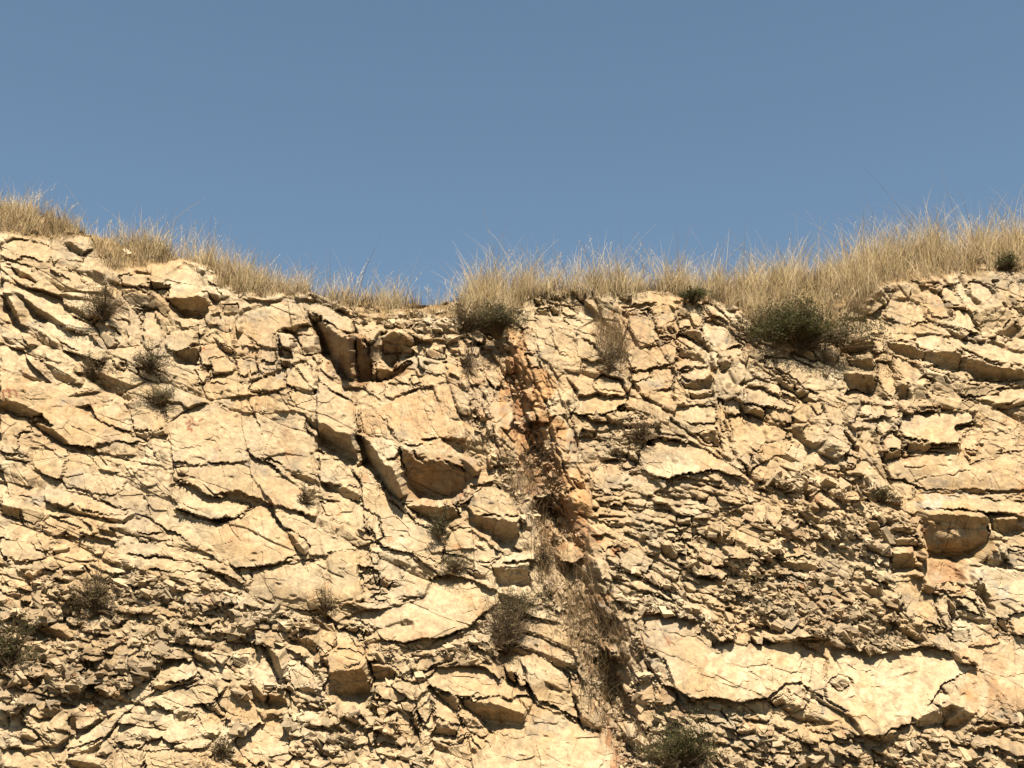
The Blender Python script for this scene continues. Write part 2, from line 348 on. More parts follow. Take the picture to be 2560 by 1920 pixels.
8: """
B 0,80 90,70 160,110 270,160 400,250 390,280 250,270 160,250 60,215 0,205 | D 0,215 70,220 170,270 170,350 90,320 0,290
L 170,240 280,260 400,290 360,400 280,370 180,290 | D 180,360 290,390 360,410 290,425 190,390
L 180,410 340,430 340,500 260,530 180,470
L 180,540 300,530 380,560 300,640 200,640 120,600
L 0,350 150,380 170,520 100,600 0,540
@faceted L 460,400 560,380 630,410 620,480 540,540 490,520 | Dr 520,400 560,420 540,470
B 815,120 910,130 910,200 830,190
B 910,215 1010,220 1010,310 910,310 | D 910,312 1010,312 1010,325 910,325
B 1010,220 1100,220 1120,330 1020,310
B 1000,140 1085,150 1090,220 1010,215
B 1090,170 1170,180 1190,230 1100,225
B 1105,235 1190,240 1220,320 1130,330
B 1040,340 1130,335 1170,400 1090,460 1060,420 | D 1090,465 1170,405 1180,420 1100,480
B 930,350 1040,340 1040,400 940,400
@post B 1085,470 1170,430 1240,520 1250,580 1110,590 1090,530 | D 1110,595 1250,585 1270,650 1120,705 1100,650
D 790,420 860,500 920,620 880,600 800,470
L 930,400 1000,410 1010,560 940,600
K 1040,400 1060,400 1085,580 1070,580
L 510,200 600,190 640,280 580,320 520,260
L 630,200 780,220 790,400 700,380 650,290
B 1220,290 1600,260 1800,290 1810,370 1690,390 1640,400 1690,480 1690,520 1500,550 1400,520 1290,500 1240,490 1210,440 | D 1250,500 1290,505 1400,530 1500,555 1680,530 1700,560 1450,580 1430,620 1290,620 1270,580
L 1620,590 1640,520 1710,570 1700,590
L 1130,710 1260,650 1500,600 1720,590 1790,700 2000,620 2270,560 2270,900 1900,900 1400,890 1150,800
B 1700,190 1960,150 2100,110 2260,70 2260,170 2100,200 2000,210 1950,200 | D 1960,210 2100,210 2260,170 2260,240 1990,260
B 1350,230 1480,240 1570,250 1400,260 | D 1350,270 1480,290 1400,310
K 1760,380 1820,370 1820,410 1790,420
D 1740,580 1840,590 1850,620 1780,640
B 1375,940 1540,935 1920,960 2260,1000 2260,1110 2070,1090 1880,1080 1840,1070 1650,1050 1520,1050 1400,1045 1380,1060 | D 1380,1060 1520,1055 1650,1060 1840,1080 1930,1100 1930,1200 1960,1330 1860,1460 1740,1520 1700,1460 1400,1460 1390,1240
D 1940,1110 2180,1110 2200,1250 2060,1270 1950,1200
L 1220,940 1360,950 1370,1060 1340,1080 1260,1080 1220,1040 | D 1260,1085 1340,1085 1360,1120 1280,1120
D 1150,1370 1350,1350 1390,1550 1160,1550
D 1160,1260 1340,1240 1370,1290 1380,1340 1150,1350
@rusty L 1390,1480 1450,1440 1600,1450 1700,1460 1750,1580 1740,1620 1640,1615 1430,1610 1400,1560
L 1880,1520 2260,1530 2260,1780 2100,1770 1960,1770 1900,1660 | D 1820,1580 1880,1600 1970,1860 1960,1900 1900,1880 1830,1700
L 2030,1280 2260,1260 2260,1380 2100,1350
L 2070,1390 2260,1440 2260,1530 2130,1520 2080,1450 | D 2070,1360 2260,1410 2260,1440 2080,1390
L 1120,1600 1240,1570 1390,1580 1420,1660 1380,1790 1480,1790 1600,2020 1400,1910 1280,1840 1180,1660
B 380,1140 430,1110 490,1130 500,1170 380,1150 | D 375,1150 490,1175 470,1190 380,1210
@wedge B 260,1420 380,1350 460,1380 500,1420 420,1450 340,1440 270,1470 | D 270,1470 340,1450 430,1460 500,1440 560,1480 640,1530 540,1560 350,1540
@upright L 820,1260 870,1230 940,1270 960,1350 900,1340 850,1310
B 290,1550 400,1570 520,1650 500,1670 360,1610 | D 290,1570 400,1640 380,1660 300,1610
B 860,1540 960,1560 1100,1643 1140,1720 1000,1640
L 750,1130 870,1070 930,1100 900,1140 800,1160 | D 760,1165 900,1145 930,1180 800,1180
L 200,1050 290,1010 330,1060 290,1130 240,1200 190,1150
L 60,980 180,990 190,1150 80,1160
L 760,860 860,880 930,900 920,950 800,960 760,920
D 450,780 520,780 540,1020 470,960
L 630,700 760,690 770,760 650,740
L 780,600 870,650 880,700 790,690 | D 780,700 880,700 880,740 800,750
D 960,1120 1060,1130 1110,1310 1000,1310
L 620,1060 700,1030 740,1100 700,1130
L 640,1150 720,1130 760,1180 700,1210
""",
9: """
@slanting B 270,500 480,490 600,640 620,680 500,540 350,510 | D 270,520 340,510 500,530 560,600 580,660 480,660 330,640 290,570 | M 210,580 260,570 320,640 310,660 220,630
B 30,220 240,210 220,250 100,260 40,260 | D 50,270 120,265 210,260 170,320
L 350,60 480,80 490,170 420,140 350,140 | D 350,145 430,150 480,170 380,180
L 0,60 160,80 240,170 100,200 0,180
L 0,330 160,310 180,400 60,410 0,390
L 870,740 1000,700 1080,690 1090,710 1000,760 900,775 | L 880,680 980,640 1080,680 1000,700 880,750 | D 880,775 1000,765 1090,712 1090,740 960,790
L 1200,950 1330,840 1510,840 1530,890 1540,930 1400,960 1290,960 | D 1190,970 1290,965 1400,965 1540,935 1600,965 1420,1000 1280,1040 1210,1020
L 990,1020 1060,960 1180,970 1190,1020 1220,1050 1130,1090 1060,1130 1000,1090 | D 1060,1130 1130,1092 1220,1052 1190,1080 1080,1145
L 1110,1120 1190,1080 1200,1150 1150,1180
L 1220,1070 1420,1020 1600,990 1740,1000 1730,1080 1700,1140 1560,1150 1420,1180 1320,1190 1220,1130
L 1700,1110 1800,990 1850,1030 1960,1130 2080,1220 2080,1270 1960,1290 1820,1230 1720,1170
D 1350,1210 1480,1190 1560,1200 1540,1270 1440,1300 1380,1290
D 1560,1160 1700,1150 1780,1240 1740,1270 1620,1210
L 1500,720 1620,735 1720,790 1700,800 1600,750 1510,740 | D 1510,740 1600,750 1700,800 1660,870 1600,850 1520,810
L 1660,870 1720,800 1840,880 1860,960 1740,960
L 1860,960 1990,930 2110,985 2000,970 1880,980 | D 1870,980 2000,970 2100,990 2080,1160 1990,1100
L 1550,1220 1680,1220 1740,1300 1720,1370 1600,1330
L 1740,1280 1820,1260 1900,1340 1850,1380 1750,1370
L 480,1510 600,1440 800,1290 950,1170 1080,1150 900,1300 830,1400 700,1440 600,1480 | D 500,1530 620,1490 720,1450 810,1410 800,1500 730,1540 600,1550
@round L 600,1170 730,1150 780,1190 740,1280 640,1310 600,1290 | D 560,1200 600,1200 620,1300 700,1330 560,1400 540,1300
L 170,1110 230,1100 310,1170 320,1280 260,1240 170,1180
L 160,1200 250,1260 310,1330 220,1340 160,1280 | D 150,1330 260,1360 320,1420 160,1450
L 30,1220 120,1250 150,1320 140,1400 40,1380 | D 40,1385 130,1400 130,1430 50,1420
L 890,1400 1000,1380 1150,1410 1130,1470 1000,1460 | D 900,1445 1000,1465 1130,1475 1100,1490 950,1470
L 890,1480 1000,1490 1120,1500 1130,1700 890,1700
L 1140,1510 1450,1510 1600,1560 1640,1700 1140,1700
L 0,1530 400,1500 480,1560 560,1700 0,1700 | D 100,1500 300,1490 320,1520 140,1530
D 500,1550 650,1560 750,1560 870,1643 870,1700 560,1700
L 1880,1370 2060,1280 2200,1240 2280,1260 2290,1460 2160,1500 2000,1643 1900,1560 1840,1440
L 1330,1480 1460,1440 1650,1450 1620,1500 1520,1520 | D 1330,1500 1460,1460 1530,1530 1400,1530
M 1820,760 1960,760 1970,820 1880,880 1820,820
L 1870,620 1980,600 2030,650 1980,680 1880,650 | D 1880,655 1980,685 2000,720 1900,700
L 1990,690 2060,680 2120,800 2170,940 2100,960 2000,880
L 1050,430 1200,430 1290,460 1200,500 1100,490 | D 1110,495 1200,505 1290,465 1260,520 1140,520
L 1460,460 1600,470 1750,480 1620,520 1480,500 | D 1480,505 1620,525 1740,490 1640,550 1500,530
L 590,270 640,260 700,330 690,380 600,350
L 340,360 390,350 390,420 350,430
L 420,300 520,280 560,330 450,340 | D 440,345 560,335 540,360 460,360
L 780,800 960,780 980,830 800,840 | D 790,845 970,838 950,860 820,860
L 620,860 700,850 700,920 620,900
L 420,740 540,750 560,800 440,800 | D 430,805 560,805 540,830 450,820
L 650,790 720,780 740,840 680,860
""",
10: """
B 720,480 900,400 1120,380 1400,300 1420,150 1560,120 1800,170 1960,240 1980,330 1850,440 1800,500 1640,590 1480,640 1350,640 1250,660 1130,650 1030,610 990,540 1050,520 | D 1060,510 1140,480 1260,430 1330,490 1310,540 1180,520 1100,555
L 1130,160 1270,170 1330,200 1280,215 1200,190 | D 1080,220 1130,185 1200,195 1280,215 1200,235
L 900,90 970,140 960,170 900,190
M 980,100 1040,100 1040,220 1000,180
L 900,200 1040,230 1040,280 910,330
L 950,290 1320,210 1340,300 1200,300 1050,340 | D 1060,345 1200,308 1330,305 1200,325
D 480,450 560,450 620,520 680,540 620,570 520,530
B 690,500 860,515 740,535 700,560 | D 740,540 870,520 860,580 830,620
M 910,560 1000,530 990,580 920,610
@nub L 830,590 890,550 910,600 900,660 840,640
L 680,590 780,600 830,680 900,690 940,780 720,700 680,690
L 80,600 250,600 260,680 180,700 100,650 | D 80,650 180,710 290,700 310,900 250,970 160,850
L 430,580 560,590 660,700 600,750 550,680 | D 290,600 440,600 520,620 560,720 520,780 430,700 330,660
L 300,690 420,730 570,810 560,850 400,800 320,780 | D 400,800 560,850 520,910 460,850
L 640,740 720,710 860,750 950,800 870,820 760,850 640,890 | D 640,890 760,850 940,810 970,980 980,1060 900,1150 700,1130 640,1080 | M 580,1000 640,900 640,1110 580,1100
L 950,800 1060,790 1180,850 1300,930 1280,960 1170,920 1100,830 970,830 | D 960,810 1100,830 1170,900 1140,960 980,980
L 320,840 430,830 540,930 550,960 430,980 390,1030 330,960 | D 400,1020 430,980 550,980 570,1090 480,1080
D 0,920 140,1000 110,1170 0,1060
L 150,990 300,1000 400,1200 380,1260 340,1200 260,1060 | D 150,1010 250,1050 320,1130 310,1180 120,1190
L 450,1080 560,1120 580,1150 470,1130 | D 440,1130 580,1150 550,1210 460,1180
L 600,1140 700,1150 710,1210 620,1200 | D 620,1205 710,1212 710,1240 620,1240
D 700,1140 750,1110 830,1140 720,1170
L 740,1210 800,1200 940,1270 940,1310 840,1250 | D 730,1230 800,1220 930,1290 900,1330 830,1350 760,1290
B 840,1160 960,1170 1000,1250 900,1240
L 1010,1090 1130,1110 1140,1200 1080,1280 1020,1220
L 990,1000 1100,980 1240,1040 1260,1090 1150,1130 1050,1080 | D 1000,1050 1100,1090 1060,1100
L 1010,1340 1100,1350 1220,1440 1180,1480 1070,1450 1010,1490 | D 1060,1460 1180,1485 1220,1445 1210,1500 1120,1500
L 1160,1180 1290,1190 1290,1400 1240,1430 1170,1370
L 1230,1420 1340,1440 1340,1500 1240,1500
@jutting B 1400,930 1500,850 1680,820 1880,850 1990,930 2090,1040 2100,1110 2000,1090 1920,1090 1800,1100 1690,1080 1550,1060 1440,1000 | D 1690,1100 1800,1105 1920,1095 2060,1140 2190,1180 2212,1340 2040,1340 2000,1360 1880,1330 1790,1230 1690,1180 | D 1440,1010 1550,1070 1670,1080 1675,1200 1600,1180 1500,1100
B 1400,1000 1480,1100 1640,1200 1720,1330 1700,1340 1600,1280 1480,1240 1450,1100 | D 1475,1250 1600,1290 1660,1340 1640,1410 1500,1400 1440,1420 1470,1320
L 1310,1090 1430,1060 1450,1200 1400,1300 1320,1200 | D 1290,1180 1310,1180 1370,1340 1350,1480 1310,1380
L 1370,1310 1470,1310 1440,1400 1380,1430
D 1450,1420 1640,1410 1720,1380 1700,1450 1600,1480
@egg L 1380,1470 1430,1440 1470,1500 1420,1560 1380,1540
L 1740,1370 1820,1390 1930,1490 1880,1520 1780,1440 | D 1740,1440 1850,1510 1930,1490 1880,1550 1770,1560
L 1100,790 1280,790 1290,850 1220,890
L 1330,790 1520,750 1550,800 1450,860 1330,890
L 1710,690 1800,660 1850,700 1760,720
D 440,1520 540,1510 540,1620 440,1620
L 450,1470 560,1470 620,1500 540,1510 450,1515
L 1090,1560 1300,1580 1400,1700 1090,1700
L 780,1380 960,1330 1000,1340 900,1400
L 560,1270 680,1270 700,1320 600,1330 | D 600,1332 700,1325 680,1350
""",
11: """
@twin L 200,820 300,760 420,830 570,950 600,1060 660,1270 500,1190 440,1150 310,1120 260,1000 | D 370,950 440,970 520,1030 590,1045 500,1060 430,1040
D 80,870 150,860 160,1030 100,960
L 150,860 215,860 255,1000 180,1020
B 560,870 660,940 640,950 570,910 | D 570,915 640,955 600,960
L 600,1040 740,1060 800,1160 840,1300 700,1230 640,1180 | D 655,1200 720,1240 840,1300 850,1360 700,1330 670,1290
B 150,1020 260,1030 280,1100 150,1090
L 240,1200 310,1150 500,1210 670,1310 700,1340 850,1370 920,1420 990,1700 -200,1700 -180,1600 0,1380 100,1380 230,1350
L 1110,990 1200,950 1270,1000 1260,1100 1150,1130
L 1100,1200 1280,1180 1300,1300 1200,1340 1110,1280 | D 1110,1285 1200,1345 1210,1400 1160,1390
L 1010,1040 1100,1020 1090,1080 1020,1080 | D 1020,1085 1100,1085 1100,1115 1040,1110
L 880,710 960,680 1010,740 900,750 | D 890,755 1010,745 1000,790 920,780
L 1280,1130 1350,1120 1390,1200 1300,1190
L 1000,1370 1100,1360 1120,1440 1030,1430
L 830,680 860,670 890,740 870,760
B 1150,420 1300,400 1600,480 1560,590 1700,680 1830,660 2100,680 2240,640 2400,600 2600,600 2640,620 2660,700 2600,900 2400,980 2300,980 2160,1090 1950,1140 1700,1100 1520,1110 1400,1000 1330,800 1180,600
B 1050,170 1140,150 1250,190 1440,330 1400,330 1250,260 1120,230 | K 1150,250 1250,280 1430,340 1300,320 1180,280
D 1470,360 1600,370 1640,430 1560,450 1480,410
@tongue B 1630,270 1700,260 1860,370 1840,390 1720,360 1640,310 | D 1640,315 1720,365 1840,395 1760,410 1660,370
L 1460,180 1560,160 1630,220 1540,230 | D 1450,190 1560,220 1620,270 1500,250
L 1180,740 1250,730 1290,770 1240,800
L 1900,480 2000,470 2060,510 1960,530 | D 1900,490 1960,535 2060,515 2000,550 1920,540
L 1880,590 2000,590 2020,650 1940,680 1870,640 | D 1880,645 1940,685 2010,655 1990,690
L 2030,600 2110,600 2110,670 2050,670
L 1750,620 1860,620 1860,655 1770,650
L 1540,580 1720,650 1720,700 1640,660 | K 1540,585 1620,600 1620,620 1560,605
L 1870,1260 1990,1250 2060,1300 1900,1320 | D 1870,1330 2060,1310 2040,1400 1930,1400
L 1570,1150 1760,1160 1850,1290 1700,1310 1600,1220
""",
12: """
B 430,640 640,640 840,680 1000,740 1280,690 1450,660 1620,710 1700,800 1850,830 1880,880 1560,990 1480,1140 1330,1240 1310,1310 1180,1340 1080,1400 930,1400 870,1260 720,1170 640,1090 660,960 640,760 | D 1110,940 1260,880 1410,870 1350,900 1230,930 | D 930,1410 1080,1405 1180,1350 1280,1340 1240,1420 1140,1470 1050,1430 | D 880,1250 930,1220 920,1280
B 640,760 640,940 660,960 640,1090 520,1030 450,980 430,640 | D 440,990 520,1035 640,1095 830,1210 780,1220 700,1180 600,1130 450,1040
M 660,960 770,910 870,980 760,1040
L 1760,700 1900,680 2150,610 2260,600 2260,1250 2120,1290 1930,1300 1830,1280 1850,1190 1740,1140 1640,1090 1560,1000 1740,900 1850,850 | D 1850,1310 1930,1310 2120,1290 2260,1290 2260,1310 2080,1340 1900,1420 1780,1420 1790,1340
D 1330,1240 1480,1150 1620,1090 1660,1200 1560,1300 1480,1330 1340,1310
D 1620,1090 1740,1150 1850,1200 1800,1260 1700,1380 1560,1380 1560,1300 1660,1200
L 1500,1320 1550,1300 1590,1340 1560,1390 1510,1370
L 720,1260 850,1230 870,1390 760,1330
L 210,1100 300,1040 380,1100 310,1150 230,1160 | D 215,1110 300,1070 320,1150 230,1170
L 440,1080 560,1100 640,1200 520,1190
L 1490,260 1640,290 1640,400 1620,560 1560,450
L 1650,290 1820,310 1900,460 1780,400 1680,340 | Dl 1615,300 1640,300 1700,380 1660,540 1620,420
L 1505,165 1700,180 1740,220 1690,260 1600,255 1510,230 | D 1510,235 1600,260 1690,265 1680,280 1540,260
@ochre L 1840,520 1960,500 2030,570 1980,600 1900,560 | D 1910,570 1980,605 2030,575 2040,600 1990,630
M 1650,540 1780,530 1790,600 1770,660 1640,660
L 1830,600 1900,580 1990,640 1900,670
L 2080,430 2260,370 2260,610 2150,600
M 1990,450 2070,440 2140,590 2050,560
@pointed L 600,200 640,140 730,230 700,270 610,280
B 450,230 530,220 590,260 500,255
L 860,140 940,150 960,190 850,200
L 710,160 790,160 780,200 720,200
B 440,290 560,330 620,390 540,370
L 1130,330 1260,350 1280,400 1180,400 | D 1150,400 1280,415 1250,450 1180,440
L 1430,530 1540,520 1540,600 1440,570
L 1110,520 1160,450 1200,520 1140,580
L 180,1643 500,1500 540,1510 430,1600 300,1680 180,1700
M 400,1620 520,1540 530,1700 400,1700
L 540,1640 700,1500 820,1550 760,1600 620,1700 540,1700
L 900,1540 1020,1530 1040,1650 920,1690
L 1960,1590 2150,1560 2180,1700 1960,1700 | D 1950,1600 1960,1700 1900,1700
L 1200,1400 1330,1300 1420,1380 1380,1440 1240,1440
L 950,1430 1080,1440 1100,1490 980,1480
L 740,1500 900,1480 1000,1510 860,1540
L 1430,1440 1560,1430 1620,1480 1480,1480
L 1830,1480 1980,1470 1960,1530 1860,1520
L 1720,1620 1800,1580 1900,1590 1820,1643
L 570,1340 640,1320 700,1370 600,1380
L 270,1340 400,1300 440,1330 320,1370
"""}

# crack lines: region, width px, depth m, points
CRACKS = [
(2, 2.5, .09, "1065,935 1190,955 1290,965"), (2, 2.5, .09, "1070,1020 1170,1025 1230,1020 1290,1045"), (2, 2.5, .08, "1190,955 1220,1010 1180,1040 1190,1090"),
(6, 4, .14, "0,1525 150,1510 300,1475 420,1465 560,1465"), (6, 2, .05, "560,1465 700,1400 780,1395"),
(2, 4, .15, "832,700 840,860 838,1260"), (2, 3, .10, "970,930 920,960 960,1080 1000,1240"),
(6, 2.5, .07, "545,330 548,500 550,780"), (10, 3, .12, "885,0 890,150 905,330"), (10, 3, .12, "905,600 945,750 950,800 985,1000 1010,1200 1005,1480"),
(10, 2.5, .08, "680,480 680,700"), (5, 3, .10, "1300,300 1330,450 1350,580 1345,700"), (5, 3, .1, "1350,700 1350,780"),
(5, 4, .12, "540,550 640,600 740,620 860,640 960,660 1100,690 1250,720 1340,740"), (5, 3, .09, "250,700 320,780 420,810 520,860 640,920 760,970 900,1040 1040,1070 1160,1140 1260,1200 1440,1310 1620,1410 1860,1530"),
(5, 4, .12, "930,1420 1100,1425 1300,1440 1540,1480 1640,1560 1760,1640"), (5, 3, .1, "0,900 200,960 380,1010"),
(1, 3, .1, "1560,1180 1550,1330 1560,1480"), (1, 3, .1, "1865,1250 1855,1380 1780,1400"), (1, 3, .1, "2015,1340 2030,1450 2035,1560"),
(1, 3, .10, "1540,1530 1560,1600 1600,1643"), (5, 3, .10, "1880,0 1930,130 2000,300 2060,460"),
(2, 2.5, .08, "290,1180 295,1300"), (2, 2.5, .08, "360,1300 380,1480"), (2, 4, .15, "545,1040 545,1300 530,1340"),
(3, 4, .15, "1215,690 1260,800 1300,900"), (3, 3, .12, "1490,620 1540,740 1580,880 1640,960"), (3, 3, .1, "1330,930 1350,1060 1400,1180"),
(3, 5, .18, "1050,1190 1100,1290 1160,1370 1300,1440 1380,1500"), (3, 3, .1, "1640,830 1700,960 1740,1160"),
(7, 5, .22, "1810,380 1840,500 1890,660 1940,730 2000,785"), (7, 4, .14, "1380,350 1500,440 1640,540 1780,620 1940,760 2010,800"),
(3, 4, .15, "190,820 240,1040 300,1250 360,1360 410,1440"), (3, 2.5, .08, "290,840 330,1000 360,1150 420,1330 440,1430"),
(3, 2.5, .08, "420,760 440,900 460,1010"), (3, 2, .06, "360,1040 400,1200 470,1380"), (7, 3, .12, "560,200 620,420 660,700 700,880"),
(7, 4, .14, "400,200 430,450 500,640 570,820 640,960"), (7, 4, .12, "260,700 300,850 320,1000"), (7, 3, .1, "760,100 1030,150 1190,200"),
(8, 4, .16, "940,0 1020,200 1060,400 1085,580 1110,720 1170,880"), (8, 3, .08, "1130,330 1220,420 1260,640"),
(8, 2, .05, "1260,720 1500,715 1720,700"), (8, 2, .05, "1290,860 1420,800 1600,780 1790,740"), (8, 2.5, .07, "1370,930 1640,920 1940,940 2200,980"),
(8, 3, .1, "1365,890 1380,1060 1385,1300 1420,1560"), (8, 3, .08, "1930,1100 1950,1240 1990,1350 2060,1440 2140,1560"),
(8, 2, .05, "1400,1380 1600,1400 1850,1400"), (8, 2, .05, "1400,1100 1600,1200 1900,1200"), (4, 3, .1, "1490,1040 1640,1090 1870,1140 2100,1180"),
(4, 3, .1, "1650,760 1720,860 1790,1000 1860,1120"), (4, 2.5, .08, "1600,900 1640,920 1760,950"), (4, 2.5, .08, "1430,1380 1560,1440 1690,1560"),
(11, 4, .14, "215,860 250,960 300,1130"), (11, 4, .14, "300,1130 440,1160 540,1230 670,1310"), (11, 3, .12, "570,950 620,1100 660,1260 690,1360"),
(11, 3, .1, "1110,280 1130,480 1160,640 1200,800 1260,930 1400,1030 1480,1150 1540,1260"), (11, 3, .1, "1200,860 1260,1000 1340,1100"),
(11, 3, .1, "900,1040 960,1150 1100,1250 1150,1400"), (11, 2, .05, "1150,520 1300,560 1500,600"), (11, 2, .04, "1390,760 1460,800 1560,830"),
(11, 2, .05, "1970,820 2000,880 2090,950 2160,1060"), (12, 2, .04, "640,760 640,900 660,1060"), (12, 3, .08, "1700,750 1860,850 1990,1060 2100,1260"),
(12, 2, .05, "1840,850 2010,980 2140,1220"), (12, 3, .1, "1540,400 1580,520 1620,680"), (10, 2, .05, "1575,130 1575,200 1560,280"),
(9, 3, .1, "1510,740 1530,880 1600,970"), (9, 2.5, .08, "880,1400 885,1643"), (9, 2.5, .07, "1125,1500 1130,1643"), (10, 3, .1, "1720,1330 1740,1500 1770,1643"),
(10, 3, .1, "340,1100 330,1260 330,1460"), (6, 2.5, .07, "885,720 900,1000"), (6, 4, .12, "550,600 700,660 890,740 980,790 1050,900 1200,1000 1480,1010 1610,990 1760,870"),
(5, 2, .04, "1610,490 1700,520 1740,620"), (5, 2, .04, "1350,560 1450,570 1580,550"), (12, 2, .04, "1900,200 2050,240 2212,290"),
(1, 2.5, .08, "1210,900 1260,960 1280,1000"), (1, 3, .1, "480,1180 560,1210 720,1250"), (6, 3, .08, "1640,1030 1760,880 1960,830"),
]
# ------------------------------------------------------------------ numeric helpers
F0 = 1280 / math.tan(FOV / 2)          # picture px per unit tangent, picture 2560 wide
D0 = 24.0                              # metres to the face along the view axis
KS = 1.07                              # lean of the face
XV = np.array([1.0, 0, 0])
UV_ = np.array([0, -math.sin(PITCH), math.cos(PITCH)])
VV = np.array([0, math.cos(PITCH), math.sin(PITCH)])
RNG = np.random.default_rng(7)
TAB = RNG.random((16, 256, 256)).astype(np.float32)
S = 1 / 0.864                          # overview px -> picture px

def vnoise(x, y, k=0, smooth=True):
    xi = np.floor(x).astype(np.int32); yi = np.floor(y).astype(np.int32)
    fx = (x - xi).astype(np.float32); fy = (y - yi).astype(np.float32)
    if smooth:
        fx = fx * fx * (3 - 2 * fx); fy = fy * fy * (3 - 2 * fy)
    t = TAB[k % 16]
    a = t[yi & 255, xi & 255]; b = t[yi & 255, (xi + 1) & 255]
    c = t[(yi + 1) & 255, xi & 255]; d = t[(yi + 1) & 255, (xi + 1) & 255]
    return (a + (b - a) * fx) * (1 - fy) + (c + (d - c) * fx) * fy - 0.5

def fbm(x, y, octs=4, k=0, gain=0.5, smooth=True):
    v = 0; a = 1.0
    for i in range(octs):
        v = v + a * vnoise(x * 2.03 ** i + 17.3 * i, y * 2.03 ** i + 9.1 * i, k + i, smooth)
        a *= gain
    return v

def vor(x, y, jit=0.9, k=0):
    """nearest and second distance, two random ids and the offset from the cell centre"""
    xi = np.floor(x).astype(np.int32); yi = np.floor(y).astype(np.int32)
    f1 = np.full(x.shape, 9.0, np.float32); f2 = f1.copy()
    cx = np.zeros(x.shape, np.float32); cy = cx.copy(); ci = np.zeros(x.shape, np.int32)
    ta, tb = TAB[k % 16], TAB[(k + 5) % 16]
    for dy in (-1, 0, 1):
        for dx in (-1, 0, 1):
            gx = xi + dx; gy = yi + dy
            jx = ta[gy & 255, gx & 255]; jy = tb[gy & 255, gx & 255]
            px = gx + 0.5 + (jx - 0.5) * jit; py = gy + 0.5 + (jy - 0.5) * jit
            d = np.hypot(px - x, py - y).astype(np.float32)
            near = d < f1
            f2 = np.where(near, f1, np.minimum(f2, d))
            f1 = np.where(near, d, f1)
            cx = np.where(near, px, cx); cy = np.where(near, py, cy)
            ci = np.where(near, (gy & 1023) * 1024 + (gx & 1023), ci)
    return f1, f2, ci, x - cx, y - cy

def rnd(ids, k):
    ids = ids.astype(np.int64)
    h = (ids * 7919 + 104729 * (k + 1)) & 0xFFFFFFFF
    h = (h ^ (h >> 13)) * 1274126177 & 0xFFFFFFFF
    h = h ^ (h >> 16)
    return (h & 0xFFFF).astype(np.float32) / 65535.0

def inside(px, py, poly):
    """bounding slice and mask of the grid points inside a polygon"""
    poly = np.asarray(poly, np.float32)
    x0, y0 = poly.min(0); x1, y1 = poly.max(0)
    rows = np.where((py.max(1) >= y0) & (py.min(1) <= y1))[0]
    cols = np.where((px.max(0) >= x0) & (px.min(0) <= x1))[0]
    if len(rows) == 0 or len(cols) == 0:
        return None
    sl = (slice(rows[0], rows[-1] + 1), slice(cols[0], cols[-1] + 1))
    x = px[sl]; y = py[sl]
    m = np.zeros(x.shape, bool)
    n = len(poly); j = n - 1
    for i in range(n):
        xi, yi = poly[i]; xj, yj = poly[j]
        if yi != yj:
            c = ((yi > y) != (yj > y)) & (x < (xj - xi) * (y - yi) / (yj - yi) + xi)
            m ^= c
        j = i
    return sl, m

def seg_dist(px, py, pts, reach):
    pts = np.asarray(pts, np.float32)
    x0, y0 = pts.min(0) - reach; x1, y1 = pts.max(0) + reach
    rows = np.where((py.max(1) >= y0) & (py.min(1) <= y1))[0]
    cols = np.where((px.max(0) >= x0) & (px.min(0) <= x1))[0]
    if len(rows) == 0 or len(cols) == 0:
        return None
    sl = (slice(rows[0], rows[-1] + 1), slice(cols[0], cols[-1] + 1))
    x = px[sl]; y = py[sl]; d = np.full(x.shape, 1e6, np.float32)
    for (ax, ay), (bx, by) in zip(pts[:-1], pts[1:]):
        vx, vy = bx - ax, by - ay
        t = np.clip(((x - ax) * vx + (y - ay) * vy) / (vx * vx + vy * vy + 1e-6), 0, 1)
        d = np.minimum(d, np.hypot(x - ax - t * vx, y - ay - t * vy))
    return sl, d

# ------------------------------------------------------------------ grid over the slope
ST = 2.3
px_f = np.arange(-230, 2800, ST)
py_f = np.arange(400, 2060, ST)
side = np.cumsum(np.geomspace(4, 60, 42))
px_v = np.concatenate([px_f[0] - side[::-1], px_f, px_f[-1] + side])
low = py_f[-1] + np.cumsum(np.geomspace(4, 40, 28))
up = py_f[0] - np.cumsum(np.geomspace(4, 60, 14))[::-1]
py_v = np.concatenate([up, py_f, low])
C0, C1 = len(side), len(side) + len(px_f)
R0, R1 = len(up), len(up) + len(py_f)
PX, PY = np.meshgrid(px_v.astype(np.float32), py_v.astype(np.float32))
TX = (PX - 1280) / F0
TY = (960 - PY) / F0
UU = TY * D0 / (1 - KS * TY)
DB = D0 + KS * UU
XX = TX * DB
MPX = DB / F0                                   # metres per picture px

# skyline (bare ground) and lower limit of the grass, in overview px
SKY = np.array([(-900, 300), (-300, 390), (0, 438), (60, 452), (130, 475), (200, 500), (290, 530), (380, 548), (450, 563), (520, 592), (590, 618),
                (660, 632), (760, 648), (860, 655), (930, 652), (980, 640), (1060, 632), (1200, 628), (1400, 628), (1560, 622),
                (1650, 612), (1750, 596), (1850, 576), (1950, 560), (2050, 545), (2130, 532), (2212, 520), (2500, 480), (3100, 400)], float) * S
GLOW = np.array([(-900, 420), (0, 512), (100, 520), (180, 520), (215, 565), (240, 590), (300, 590), (345, 575), (390, 548), (440, 575), (455, 610), (500, 640), (560, 648), (640, 640), (700, 650), (790, 698), (860, 700), (920, 690),
                 (980, 690), (1120, 700), (1140, 640), (1165, 605), (1290, 622), (1330, 640), (1355, 622), (1440, 622), (1470, 640), (1530, 645), (1600, 680), (1650, 740), (1800, 720), (1825, 680), (1900, 630),
                 (2000, 610), (2212, 590), (3100, 500)], float) * S
